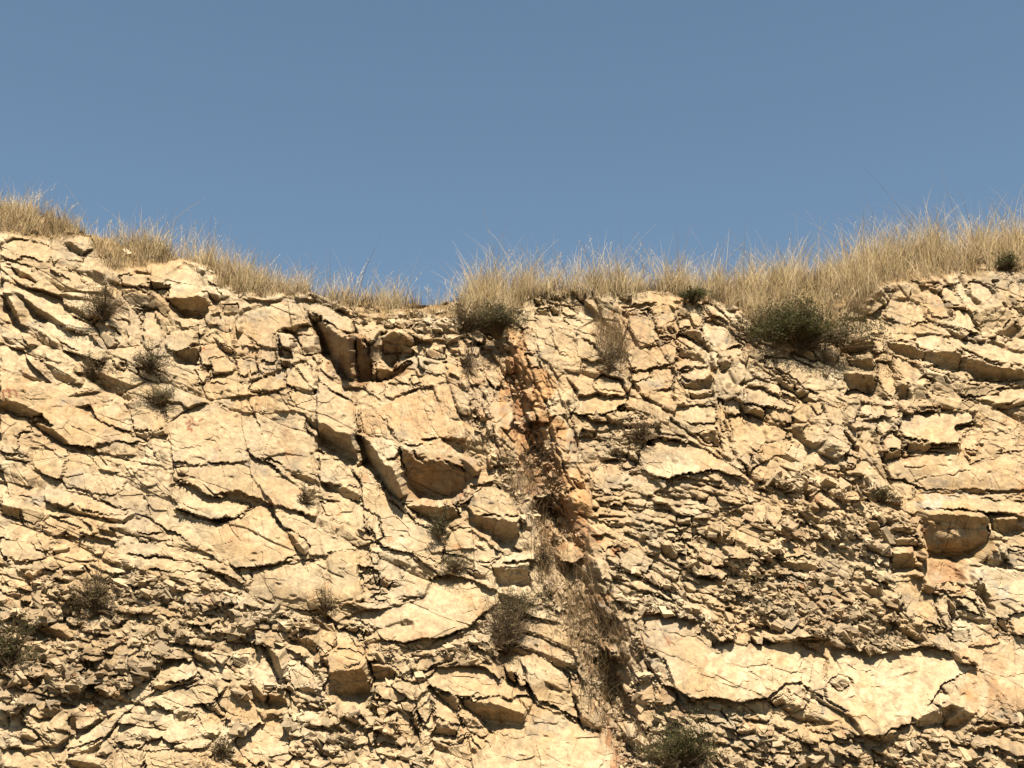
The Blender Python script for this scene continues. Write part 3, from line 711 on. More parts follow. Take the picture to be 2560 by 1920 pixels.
WY = fbm(PX / 60, PX * 0 + 3, 4, 3) * 16
ridge = np.interp(PX, SKY[:, 0], SKY[:, 1]) + WY
glow = np.interp(PX, GLOW[:, 0], GLOW[:, 1]) + fbm(PX / 30, PY / 30, 3, 5) * 18

# ------------------------------------------------------------------ read the traced facets
CLS = {'B': -2.1, 'L': -1.2, 'M': -0.25, 'D': 0.75, 'K': 1.1}
blocks = []
for r, txt in FACETS.items():
    ox, oy = REG[r]
    for line in txt.strip().splitlines():
        name = None
        if line.startswith('@'):
            name, line = line[1:].split(' ', 1)
        fc = []
        for part in line.split('|'):
            t = part.split()
            pts = np.array([[float(v) for v in p.split(',')] for p in t[1:]]) / 3.16 + (ox, oy)
            fc.append((t[0], pts))
        blocks.append((name, fc))

FAC = []                    # every facet: block, class number, wanted slope across and up
for bi, (name, fc) in enumerate(blocks):
    rr = np.random.default_rng(bi)
    for c, pts in fc:
        s = CLS[c[0]] + rr.normal() * 0.08 + KS
        lx = rr.normal() * 0.14 + {'': 0, 'r': -0.7, 'l': 0.7}[c[1:]]
        q_ = pts - pts.mean(0)
        ev, evec = np.linalg.eigh(q_.T @ q_)
        nrm = evec[:, 0] * (1, -1)              # short way across the facet, up positive
        if nrm[1] < 0: nrm = -nrm
        hpx = np.ptp(pts[:, 1]); wpx = np.ptp(pts[:, 0])
        s *= min(1.0, (150 if s < 0 else 190) / max(hpx, 1)) ; lx *= min(1.0, 160 / max(wpx, 1))
        el = math.sqrt(ev[1] / max(ev[0], 1))
        t_ = np.clip((el - 1.3) / .8, 0, 1) * (nrm[1] > .35) * (c[1:] == '')
        gxx = lx + t_ * s * nrm[0] / max(nrm[1], .6)
        FAC.append((bi, 'BLMDK'.index(c[0]) + 1, gxx, s, pts, rr.normal()))
NF = len(FAC)
F_BID = np.array([f[0] for f in FAC] + [-1]); F_CLS = np.array([f[1] for f in FAC] + [0], np.int8)
F_GX = np.array([f[2] for f in FAC] + [0.]); F_GU = np.array([f[3] for f in FAC] + [0.])

def raster(ax, ay):
    """number of the facet that shows at each picture position"""
    w1 = fbm(ax / 46, ay / 46, 2, 1, 0.5, False) * 8; w2 = fbm(ax / 46 + 50, ay / 46 + 20, 2, 6, 0.5, False) * 8
    w3 = fbm(ax / 12, ay / 12, 2, 2, 0.6, False) * 3.5; w4 = fbm(ax / 12 + 50, ay / 12 + 20, 2, 7, 0.6, False) * 3.5
    qx = ax + w1 + w3; qy = ay + w2 + w4
    # break straight outlines into small straight chips
    _, _, ci, dx, dy = vor(qx / 9, qy / 6, 0.9, 4)
    qx = qx + (rnd(ci, 1) - .5) * 4.5; qy = qy + (rnd(ci, 2) - .5) * 4.5
    fid = np.full(ax.shape, NF, np.int32)
    for fi, f in enumerate(FAC):
        res = inside(qx, qy, f[4])
        if res is None:
            continue
        sl, m = res
        fid[sl][m] = fi
    return fid

def assemble(fid, xx, uu):
    """every facet is a plane with its own slope; their depths are chosen so that neighbours meet where they can"""
    n = NF + 1
    cntf = np.bincount(fid.ravel(), minlength=n).astype(float)
    cx = np.bincount(fid.ravel(), xx.ravel(), n) / np.maximum(cntf, 1); cu = np.bincount(fid.ravel(), uu.ravel(), n) / np.maximum(cntf, 1)
    cx[NF] = 0; cu[NF] = 0
    pl = F_GX[fid] * (xx - cx[fid]) + F_GU[fid] * (uu - cu[fid])
    A = np.zeros((n, n)); rhs = np.zeros(n)
    for a, b, pa, pb in ((fid[:, :-1], fid[:, 1:], pl[:, :-1], pl[:, 1:]), (fid[:-1], fid[1:], pl[:-1], pl[1:])):
        m = a != b
        ia, ib, d = a[m], b[m], (pb - pa)[m]          # want o_a - o_b = d
        same = F_BID[ia] == F_BID[ib]
        bg = (ia == NF) | (ib == NF)
        w = np.where(same, 12.0, np.where(bg, .8, 1.0))
        np.add.at(A, (ia, ia), w); np.add.at(A, (ib, ib), w); np.add.at(A, (ia, ib), -w); np.add.at(A, (ib, ia), -w)
        np.add.at(rhs, ia, w * d); np.add.at(rhs, ib, -w * d)
    A[np.arange(n), np.arange(n)] += 1e-3 + cntf * .0035
    A[NF, NF] += 1e9
    o = np.linalg.solve(A, rhs)
    return (pl + o[fid]).astype(np.float32)

sub = (slice(R0, R1), slice(C0, C1))
ax, ay = PX[sub].copy(), PY[sub].copy()
for it in range(2):
    fid = raster(ax, ay)
    H = assemble(fid, XX[sub], UU[sub])
    H = np.clip(H, -1.3, 1.3)
    Hs = H.copy(); Hs[1:-1] = (H[:-2] + 2 * H[1:-1] + H[2:]) / 4; H = Hs.copy(); H[:, 1:-1] = (Hs[:, :-2] + 2 * Hs[:, 1:-1] + Hs[:, 2:]) / 4
    H = H + fbm(ax / 260, ay / 200, 3, 8) * .45
    # where each point of the surface really shows
    dd = DB[sub] - H
    ax = ax * 0 + 1280 + F0 * XX[sub] / dd
    ay = 960 - F0 * UU[sub] / dd
    if it == 0:
        fid = None
fid = raster(ax, ay)
bid = F_BID[fid]; cls = F_CLS[fid]

# ------------------------------------------------------------------ broken rock, ledges, cracks
# zone: overview polygon, medium and fine strength, angle, size, aspect, rubble, groove
ZONES = [
 ("ledge_l", [(0,560),(240,560),(260,720),(160,840),(0,860)], .75, .25, 24, 42, 3.2),
 ("left", [(0,860),(400,880),(760,1200),(560,1330),(0,1300)], .30, .12, 24, 76, 3.0),
 ("bands_l", [(0,1060),(150,1100),(420,1200),(560,1330),(300,1290),(160,1280),(0,1300)], .75, .3, 20, 36, 3.6),
 ("rubble_l", [(100,1230),(330,1230),(440,1262),(560,1330),(720,1340),(700,1400),(520,1400),(400,1420),(240,1480),(160,1540),(0,1545),(0,1310)], 1.3, 0.6, 8, 20, 1.9),
 ("bottom_l", [(0,1510),(180,1500),(260,1560),(480,1560),(540,1659),(0,1700)], .6, .25, -12, 56, 1.8),
 ("bottom_ml", [(520,1460),(820,1460),(900,1560),(900,1700),(480,1700),(500,1560)], .8, .4, 6, 40, 1.7),
 ("mid_l", [(780,1340),(1060,1300),(1080,1400),(900,1500),(760,1450)], .7, .35, -14, 34, 2.6),
 ("topmid", [(640,640),(1130,640),(1000,740),(880,720),(640,700)], 0.8, 0.5, 5, 28, 2.2),
 ("gully", [(960,740),(1110,740),(1190,900),(1230,1100),(1300,1300),(1420,1420),(1540,1700),(1320,1700),(1240,1440),(1150,1180),(1070,1000)], 1.15, 0.7, 68, 18, 2.0),
 ("joints", [(1110,700),(1200,700),(1280,900),(1270,1080),(1220,1080),(1160,900)], 0.6, 0.2, 72, 26, 2.0),
 ("mid_r", [(1200,700),(1340,700),(1440,900),(1420,1030),(1280,1060),(1260,880)], .55, .22, 20, 44, 2.6),
 ("thin", [(1255,865),(1430,870),(1500,950),(1430,1000),(1260,1000)], 1.2, 0.8, 4, 18, 3.6),
 ("blocks_r", [(1560,800),(1700,770),(1860,900),(1860,1080),(1640,1060),(1560,900)], .8, .3, 30, 40, 1.9),
 ("shard", [(1600,990),(1840,1000),(1980,1060),(1960,1160),(1900,1230),(1700,1100)], .85, .4, 18, 34, 1.9),
 ("rubble_r", [(1270,1060),(1440,1030),(1600,1040),(1780,1120),(1920,1230),(2000,1330),(2050,1400),(1820,1385),(1640,1370),(1540,1300),(1430,1180),(1300,1130)], .85, .35, 26, 44, 2.3),
 ("thin_r", [(1270,1060),(1500,1035),(1640,1105),(1560,1150),(1420,1135),(1300,1125)], 1.2, .8, 10, 15, 3.8),
 ("gravel_r", [(1520,1240),(1640,1195),(1800,1270),(1920,1340),(1960,1390),(1760,1372),(1620,1335)], 1.35, .9, 20, 15, 1.6),
 ("dark_l", [(0,1440),(160,1400),(330,1420),(300,1480),(180,1530),(0,1530)], 1.5, .8, 6, 22, 1.8),
 ("beds_r", [(1300,1190),(1440,1190),(1560,1300),(1620,1380),(1380,1330),(1300,1280)], 0.9, 0.5, 27, 22, 3.6),
 ("topright", [(1830,600),(2300,560),(2300,860),(2100,800),(1830,760)], .6, .2, 14, 44, 2.8),
 ("crag", [(1330,640),(1560,640),(1640,760),(1560,900),(1440,940),(1340,840)], .6, .15, 74, 36, 2.2),
 ("columns_r", [(1900,600),(2300,580),(2300,700),(2060,730),(1930,700)], .75, .2, 62, 34, 2.4),
 ("grid_r", [(1820,740),(1930,740),(1960,900),(1960,1010),(1880,1010),(1830,880)], .7, .15, 82, 30, 1.7),
 ("smooth_r", [(1850,1000),(2300,900),(2300,1110),(1980,1080)], 0.25, 0.1, 4, 60, 3.2),
 ("botright", [(1380,1500),(1500,1500),(1660,1560),(1900,1600),(2000,1590),(2300,1530),(2300,1720),(1340,1720)], 1.3, 0.6, 10, 22, 2.0),
 ("botmid", [(900,1500),(1100,1580),(1280,1640),(1340,1720),(900,1720)], .4, .2, 20, 44, 2.6),
]
# broken pieces: (region strength, fine strength) as fields
AX = PX.copy(); AY = PY.copy(); AX[sub] = ax; AY[sub] = ay
BID = np.full(PX.shape, -1, np.int32); BID[sub] = bid
CL = np.zeros(PX.shape, np.int8); CL[sub] = cls
HB = np.zeros(PX.shape, np.float32); HB[sub] = H
# let the relief run on past the finely built part
for c in range(C0 - 1, -1, -1): HB[:, c] = HB[:, c + 1] * 0.9
for c in range(C1, PX.shape[1]): HB[:, c] = HB[:, c - 1] * 0.9
for r in range(R0 - 1, -1, -1): HB[r] = HB[r + 1] * 0.9
for r in range(R1, PX.shape[0]): HB[r] = HB[r - 1] * 0.9
coarse = np.ones(PX.shape, bool); coarse[sub] = False
HB += np.where(coarse, fbm(PX / 150, PY / 90, 4, 8) * 0.5, 0)

for pts, w_, d_ in (([(1040, 720), (1110, 860), (1150, 960), (1175, 1060), (1190, 1130)], 46, .75), ([(1190, 1130), (1230, 1230), (1300, 1400), (1340, 1560), (1360, 1680)], 52, .6)):
    res = seg_dist(AX, AY, np.array(pts) * S, 120)
    sl, d = res
    HB[sl] -= d_ * np.clip(1.35 - d / w_, 0, 1) * np.where(CL[sl] > 0, .35, 1)
wx = fbm(AX / 40, AY / 40, 2, 9, .5, False) * 4; wy = fbm(AX / 40 + 9, AY / 40, 2, 10, .5, False) * 4
BX = AX + wx; BY = AY + wy
strm = np.full(PX.shape, .40, np.float32); strf = np.full(PX.shape, .45, np.float32)
MID = np.full(PX.shape, -1, np.int64)
DET = np.zeros(PX.shape, np.float32)

def pieces(x, y, size, asp, ang, k, jit=0.85):
    """height in metres of wedge-shaped broken pieces: lit upper side, steep under side, joints between"""
    a = np.radians(ang)
    p = (x * np.cos(a) + y * np.sin(a)) / (size * asp)
    q = (-x * np.sin(a) + y * np.cos(a)) / size
    f1, f2, ci, dp, dq = vor(p, q, jit, k)
    dq = dq * size; dp = dp * size * asp
    mm = 0.0068
    off = (rnd(ci, 1) ** 1.3) * np.minimum(size, 38) * mm * 1.1
    s1 = (0.25 + 0.75 * rnd(ci, 2)) * mm; s2 = (1.0 + 1.2 * rnd(ci, 3)) * mm
    tilt = (rnd(ci, 4) - 0.5) * 0.9 * mm
    h = np.minimum(s1 * dq, -s2 * (dq - size * (0.05 + 0.35 * rnd(ci, 5)))) + tilt * dp + off
    edge = (f2 - f1) * size
    gate = 0.35 + 0.65 * rnd(ci, 6)
    g = np.exp(-(edge / 1.9) ** 2) * (0.03 + 0.42 * np.minimum(size, 44) * mm) * gate * 1.5
    return h - g, ci, edge

default_ang = 21 + fbm(PX / 500, PY / 400, 2, 12) * 20
zmask_total = np.full(PX.shape, -1, np.int16)
for zi, z in enumerate(ZONES):
    res = inside(BX + fbm(AX / 90, AY / 90, 2, 13) * 50, BY + fbm(AX / 90 + 30, AY / 90, 2, 14) * 50, np.array(z[1]) * S)
    if res is None: continue
    sl, m = res
    zmask_total[sl][m] = zi

for zi in range(-1, len(ZONES)):
    m = zmask_total == zi
    if zi < 0:
        wm, wf, ang, size, asp = .55, .16, 21, 58, 2.6
    else:
        wm, wf, ang, size, asp = ZONES[zi][2:7]
    x, y = BX[m], BY[m]
    h, ci, e = pieces(x, y, size * 1.1, asp, ang, 1 + zi)
    MID[m] = ci.astype(np.int64) + (zi + 2) * 4000000
    h2, ci2, _ = pieces(x + 30 * rnd(ci, 9), y, size * 0.42, asp * .8, ang + 10, 4 + zi)
    keep = rnd(ci, 8) < min(1.0, 0.15 + wf * .8)
    h3, ci3, _ = pieces(x, y + 11, size * 0.22, asp * .9, ang, 7 + zi)
    keep3 = (rnd(ci2, 8) < min(.9, wf * .55)) & keep
    h0, ci0, _ = pieces(x + 77, y, size * 2.7, asp * .8, ang - 4, 11 + zi)
    calm = .45 + .55 * (rnd(ci0, 7) < .7)              # some blocks stay whole
    DET[m] = h0 * .28 * min(1, wm * 1.3) + calm * h * wm + h2 * wf * keep * .8 + h3 * wf * keep3 * .5
# how much of it shows on the traced blocks
att = np.array([1.0, 0.07, 0.08, 0.12, 0.12, 0.5], np.float32)[CL]
DET *= att

# thin layers spalled off along the bedding: small steps with ragged edges
ang = math.radians(22)
p = AX * math.cos(ang) + AY * math.sin(ang); q = -AX * math.sin(ang) + AY * math.cos(ang)
pw = p + fbm(AX / 20, AY / 20, 3, 2, .6, False) * 26; qw = q + fbm(AX / 20 + 7, AY / 20, 3, 5, .6, False) * 16
n1 = fbm(pw / 190, qw / 60, 3, 11) * 4.5
fr = n1 - np.floor(n1)
terr = np.floor(n1) + np.clip((fr - .9) / .1, 0, 1)
spall_gate = np.clip(vnoise(AX / 120, AY / 90, 14) * 5 + 0.1, 0.0, 1)
slab = np.where(CL > 0, .38, 1).astype(np.float32)
DET += (terr * .042 - n1 * .042) * spall_gate * (slab * .6 + .4)
n2 = fbm(pw / 60 + 40, qw / 16, 2, 3) * 4
fr = n2 - np.floor(n2)
DET += ((np.floor(n2) + np.clip((fr - .85) / .15, 0, 1)) * .013 - n2 * .013) * slab * np.clip(vnoise(AX / 50, AY / 60, 15) * 5 - .2, 0, 1)
# grain and knocks
DET += (fbm(AX / 26, AY / 20, 3, 6, .55) * .026 + fbm(AX / 5.5, AY / 4.5, 2, 9, .6) * .006) * slab
f1, f2, ci, dx, dy = vor(BX / 60, BY / 44, .95, 12)
DET += ((rnd(ci, 1) - .5) * dx * .05 + (rnd(ci, 2) - .5) * dy * .07) * 1.2
# hairline joints over the smooth slabs
e = (f2 - f1) * 50
DET -= np.exp(-(e / 1.6) ** 2) * .03 * (vnoise(AX / 38, AY / 38, 2) > .2)
a = math.radians(76)
f1, f2, ci, dx, dy = vor((BX * math.cos(a) + BY * math.sin(a)) / 150, (-BX * math.sin(a) + BY * math.cos(a)) / 34, .9, 3)
e = (f2 - f1) * 34
DET -= np.exp(-(e / 1.5) ** 2) * .03 * (vnoise(AX / 50, AY / 70, 7) > .22)
# straight joint sets that run across several beds, each strip slightly offset
for ang_, sp_, seed_, thr_, st_ in ((82, 118, 2, .13, .02), (97, 190, 6, .2, .016), (23, 92, 9, .16, .026), (60, 230, 12, .24, .018)):
    a = math.radians(ang_)
    q = (-AX * math.sin(a) + AY * math.cos(a)) + fbm(AX / 90, AY / 90, 2, seed_, .5, False) * 16
    p = AX * math.cos(a) + AY * math.sin(a)
    qi = q / sp_ + .35 * np.sin(q / sp_ * 2.3 + seed_)
    n_ = np.floor(qi); f_ = qi - n_
    ids = (n_ + 500).astype(np.int32) * 31 + (np.floor(p / (sp_ * 3.1) + rnd((n_ + 500).astype(np.int32), 5) * 7) + 300).astype(np.int32)
    gate_ = (vnoise(p / 130, n_ * 7.7 + 3, seed_) > thr_)
    ed = np.minimum(f_, 1 - f_) * sp_ * .8
    DET += (rnd(ids, seed_) - .5) * st_ * 2 * (.4 + .6 * slab)
    DET -= np.where(gate_, np.exp(-(ed / 1.7) ** 2) * .06, 0)
# chips knocked out of the surface
f1, f2, ci, dx, dy = vor(BX / 24, BY / 16, .95, 9)
chip = rnd(ci, 3) < .10
DET += np.where(chip, np.minimum(np.clip((.42 - f1), 0, 1) * .10, .03) * np.where(rnd(ci, 4) < .5, 1, -1.3), 0)
# striated orange slab under the big overhang
res = inside(AX, AY, np.array([(760,880),(860,830),(980,810),(1000,860),(1040,900),(1060,960),(1000,980),(820,960)]) * S)
sl, m = res
sa = math.radians(74)
sq = (-AX[sl] * math.sin(sa) + AY[sl] * math.cos(sa)) + fbm(AX[sl] / 30, AY[sl] / 30, 2, 4) * 6
sp = AX[sl] * math.cos(sa) + AY[sl] * math.sin(sa)
DET[sl] += np.where(m, -np.clip(vnoise(sp / 30, sq / 3.6, 5) * 3 - .2, 0, 1) * .028, 0)
DET = np.where(coarse, DET * .8, DET)

HT = HB + DET
# broken edges are rounded by a few millimetres, which also keeps steep lips from looking toothed
T_ = HT.copy(); T_[1:-1] = (HT[:-2] + 2 * HT[1:-1] + HT[2:]) / 4
U_ = T_.copy(); U_[:, 1:-1] = (T_[:, :-2] + 2 * T_[:, 1:-1] + T_[:, 2:]) / 4
steep = np.clip(np.abs(U_ - HT) / .03, .15, 1)
HT = HT * (1 - steep) + U_ * steep
# joints round every traced block, and each block set at its own depth
B2 = BID
brd = np.zeros(PX.shape, bool)
df = B2[:, 1:] != B2[:, :-1]; brd[:, 1:] |= df; brd[:, :-1] |= df
df = B2[1:] != B2[:-1]; brd[1:] |= df; brd[:-1] |= df
brd &= (B2 >= 0)
brd_w = brd.copy(); brd_w[1:] |= brd[:-1]; brd_w[:, 1:] |= brd[:, :-1]
joint = np.clip(vnoise(AX / 45, AY / 45, 8) * 3.5 + np.where(CL >= 3, .7, .25), 0.0, 1)
offs = RNG.normal(size=len(blocks) + 1).astype(np.float32) * .028
offs[-1] = -.03
HT += offs[B2]
HT -= np.where(brd_w, .11 * joint, 0)
HT -= np.where(CL == 5, .10, 0)
# traced cracks
for r, w, dpt, s in CRACKS:
    pts = np.array([[float(v) for v in p.split(',')] for p in s.split()]) / 3.16 + REG[r]
    res = seg_dist(AX + fbm(AX / 14, AY / 14, 3, 4, .6, False) * 8, AY + fbm(AX / 14 + 9, AY / 14, 3, 5, .6, False) * 8, pts, w * 3 + 10)
    if res is None: continue
    sl, d = res
    v = .55 + vnoise(AX[sl] / 18, AY[sl] / 18, 6) * 1.3
    HT[sl] -= dpt * np.clip(v, .05, 1.2) * np.exp(-(d / (w * (0.6 + .5 * v))) ** 2)

# ------------------------------------------------------------------ grassy brow
above = np.clip((glow - AY) / 26, 0, 1) * (AY < glow)
fm = (BID >= 0).astype(np.float32)
for _ in range(3):
    fm[1:-1, 1:-1] = (fm[1:-1, 1:-1] * 2 + fm[:-2, 1:-1] + fm[2:, 1:-1] + fm[1:-1, :-2] + fm[1:-1, 2:]) / 6
above = np.clip(above, 0, 1) * (1 - .9 * fm)
grass_zone = above > .25
# on the brow the ground lies back
soil_h = fbm(AX / 70, AY / 40, 4, 2) * .35 + fbm(AX / 16, AY / 12, 3, 5) * .07
HT = HT * (1 - above * .75) + soil_h * above
back = np.clip((glow - PY) * MPX, 0, 40)
HT -= back * .95
P = CAM + XX[..., None] * XV + UU[..., None] * UV_ + (DB - HT)[..., None] * VV
P = P.astype(np.float64)
# beyond the skyline the hill top runs back level
for j in range(PX.shape[1]):
    r = np.searchsorted(-(ridge[:, j] - PY[:, j]), 0)
    if r <= 0 or r >= PX.shape[0]: continue
    s = np.arange(r, 0, -1)
    base = P[r, j]
    P[:r, j, 0] = base[0] * (1 + .012 * s)
    P[:r, j, 1] = base[1] + .02 * s ** 1.45
    P[:r, j, 2] = base[2] - .003 * s ** 1.45 + fbm(np.full(r, j * .02), s * .05, 2, 3) * .03
below_ground = P[..., 2] < -0.4
a_ = P[1:, :-1] - P[:-1, :-1]; b_ = P[:-1, 1:] - P[:-1, :-1]
nn = np.cross(a_, b_); nn /= np.linalg.norm(nn, axis=2, keepdims=True) + 1e-12
if nn[..., 1].mean() > 0: nn = -nn
ndl = nn @ sun_dir
for k_ in range(6):
    m_ = CL[:-1, :-1] == k_
    print('class', k_, m_.sum(), 'ndl', ndl[m_].mean(), 'unlit', (ndl[m_] < 0).mean())
SX = 1280 + F0 * P[..., 0] / (P[..., 1] * math.cos(PITCH) + (P[..., 2] - CAM[2]) * math.sin(PITCH))
SY = 960 - F0 * (-P[..., 1] * math.sin(PITCH) + (P[..., 2] - CAM[2]) * math.cos(PITCH)) / (P[..., 1] * math.cos(PITCH) + (P[..., 2] - CAM[2]) * math.sin(PITCH))

# ------------------------------------------------------------------ colour of the stone
TINT = np.zeros(PX.shape + (3,), np.float32)
cream = np.array((.46, .365, .235)); warm = np.array((.45, .33, .19)); grey = np.array((.38, .32, .235)); pale = np.array((.53, .45, .32))
orange = np.array((.52, .30, .13)); soil = np.array((.22, .115, .045)); rust = np.array((.30, .12, .045)); straw = np.array((.32, .22, .10))
def mix(col, w):
    global TINT
    w = np.clip(w, 0, 1)[..., None]
    TINT = TINT * (1 - w) + col * w
TINT[:] = cream
mix(warm, fbm(AX / 210, AY / 150, 4, 4) * 2.4 + .25)
mix(grey, fbm(AX / 160 + 9, AY / 110, 4, 6) * 2.0 - .25)
mix(pale, fbm(AX / 110 + 30, AY / 80, 4, 9) * 2.2 - .1)
bi = np.where(BID >= 0, BID, (MID % 100003).astype(np.int32))
mix(warm * .95, (rnd(bi, 3) - .6) * .7); mix(pale, (rnd(bi, 4) - .7) * .9); mix(grey, (rnd(bi, 5) - .8) * 1.0)
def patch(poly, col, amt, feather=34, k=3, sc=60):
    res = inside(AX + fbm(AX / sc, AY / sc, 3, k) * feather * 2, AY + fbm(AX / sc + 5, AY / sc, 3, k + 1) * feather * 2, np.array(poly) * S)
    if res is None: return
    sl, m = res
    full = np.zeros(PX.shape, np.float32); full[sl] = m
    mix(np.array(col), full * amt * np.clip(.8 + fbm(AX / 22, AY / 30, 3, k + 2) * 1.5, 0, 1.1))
ORG = (.44, .29, .155)
patch([(760,880),(980,800),(1040,900),(1060,960),(900,960),(780,940)], ORG, .6)
patch([(500,690),(640,660),(640,720),(440,820),(520,860),(700,860),(560,900),(420,820)], ORG, .35)
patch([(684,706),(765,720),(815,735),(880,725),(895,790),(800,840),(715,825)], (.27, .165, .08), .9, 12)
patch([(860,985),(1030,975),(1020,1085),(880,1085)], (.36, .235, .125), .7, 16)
patch([(1060,720),(1150,720),(1250,1000),(1280,1130),(1190,1180),(1080,900)], (.46, .275, .125), .85)
patch([(1090,760),(1130,820),(1190,960),(1230,1090),(1150,1100),(1110,900)], (.27, .125, .05), .9, 22)
patch([(1110,1060),(1260,1090),(1310,1200),(1190,1200)], (.30, .155, .07), .85)
patch([(1340,680),(1540,660),(1560,830),(1440,920),(1360,820)], ORG, .5)
patch([(1380,940),(1440,1000),(1300,1080),(1230,1000)], ORG, .4)
patch([(1930,940),(2212,880),(2300,1000),(2300,1080),(2000,1060)], (.46, .32, .175), .6)
patch([(2060,1380),(2212,1360),(2300,1560),(2100,1560)], (.47, .31, .17), .6)
patch([(2090,1440),(2170,1460),(2150,1540),(2090,1510)], (.40, .22, .10), .6, 20)
patch([(1995,1210),(2085,1210),(2090,1255),(2000,1260)], (.40, .24, .13), .9, 6)
patch([(2000,1262),(2080,1262),(2080,1285),(2000,1280)], (.45, .29, .15), .7, 4)
patch([(1980,1120),(2150,1120),(2150,1210),(1990,1210)], (.38, .26, .13), .7)
patch([(1990,1060),(2110,1070),(2110,1090),(1990,1085)], (.42, .40, .34), .7)
patch([(2110,1230),(2200,1240),(2180,1280),(2110,1270)], (.42, .40, .34), .7)
patch([(1520,1420),(2100,1400),(2050,1560),(1560,1540)], (.56, .47, .33), .7)
patch([(830,1270),(1060,1260),(1040,1380),(860,1400)], (.55, .45, .30), .6)
patch([(1300,860),(1420,980),(1560,1020),(1400,1040)], (.56, .48, .33), .6)
patch([(1240,1300),(1340,1300),(1330,1500),(1240,1450)], (.24, .15, .08), .7)
patch([(1290,1560),(1370,1640),(1400,1700),(1320,1700)], (.26, .12, .05), .8)
patch([(820,1500),(1280,1560),(1300,1659),(820,1659)], (.47, .35, .21), .5)
patch([(0,1250),(120,1240),(120,1330),(0,1320)], (.55, .34, .18), .4)
# rubble beds: dirt, with shade of the crevices also put into the tint
ZP = {z[0]: z[1] for z in ZONES}
for nm, cc, am in (('rubble_l', (.27, .20, .115), .65), ('dark_l', (.19, .135, .075), .8), ('gravel_r', (.25, .19, .12), .75), ('thin_r', (.30, .235, .15), .45), ('thin', (.28, .22, .14), .6),
                   ('rubble_r', (.40, .31, .19), .2), ('botright', (.30, .23, .145), .45), ('gully', (.34, .215, .12), .3), ('mid_l', (.34, .26, .16), .4), ('shard', (.36, .28, .18), .35)):
    patch(ZP[nm], cc, am, 30, 3, 40)
# dirt lodged in patches between the stones
mix(np.array((.17, .12, .07)), (fbm(AX / 13, AY / 8, 3, 12) - .12) * 2.6 * (CL == 0) * np.clip(fbm(AX / 120, AY / 90, 2, 1) * 2 + .6, 0, 1))
# grey weathered skin
mix(np.array((.30, .265, .21)), (fbm(AX / 90 + 60, AY / 50, 4, 15) - .18) * 2.2 * np.clip(.6 + fbm(AX / 9, AY / 7, 2, 2), 0, 1))
mix(np.array((.34, .245, .15)), (fbm(AX / 40 + 20, AY / 70, 4, 11) - .30) * 2.2)
# faint rust on bedding joints, soil where it lodges
mix(rust * 1.3, (fbm(AX / 34, AY / 30, 4, 8) - .48) * 2.5)
mix(soil * 1.6, (fbm(AX / 60, AY / 44, 4, 13) - .45) * 2.0)
gz = np.clip(above * 1.3 + fbm(AX / 20, AY / 16, 3, 3) * .8 * (above > 0), 0, 1)
mix(straw * .9, gz * .85)
# fine speckle
spk = fbm(AX / 4.2, AY / 3.4, 2, 11)
TINT *= (1 + spk * .34 + fbm(AX / 15, AY / 11, 3, 10) * .30)[..., None]
# painted red-brown marks on two slabs
for pts in ([(8, 994), (9, 978), (20, 973), (24, 985), (25, 992)], [(24, 976), (34, 974), (41, 980), (42, 992)], [(466, 1060), (478, 1050), (484, 1046)],
            [(470, 1068), (480, 1058), (490, 1062)], [(468, 1074), (480, 1072), (478, 1080)], [(500, 1052), (508, 1048)]):
    res = seg_dist(AX + spk * 5, AY + spk * 4, pts, 12)
    sl, d = res
    w = np.clip(1.6 - d / 2.2, 0, 1)[..., None] * .85
    TINT[sl] = TINT[sl] * (1 - w) + np.array((.20, .06, .03)) * w
TINT = np.clip(TINT * np.array((.525, .475, .405)), .008, .6)

# ------------------------------------------------------------------ materials
def principled(name):
    m = bpy.data.materials.new(name); m.use_nodes = True
    return m, m.node_tree.nodes, m.node_tree.links, m.node_tree.nodes["Principled BSDF"]

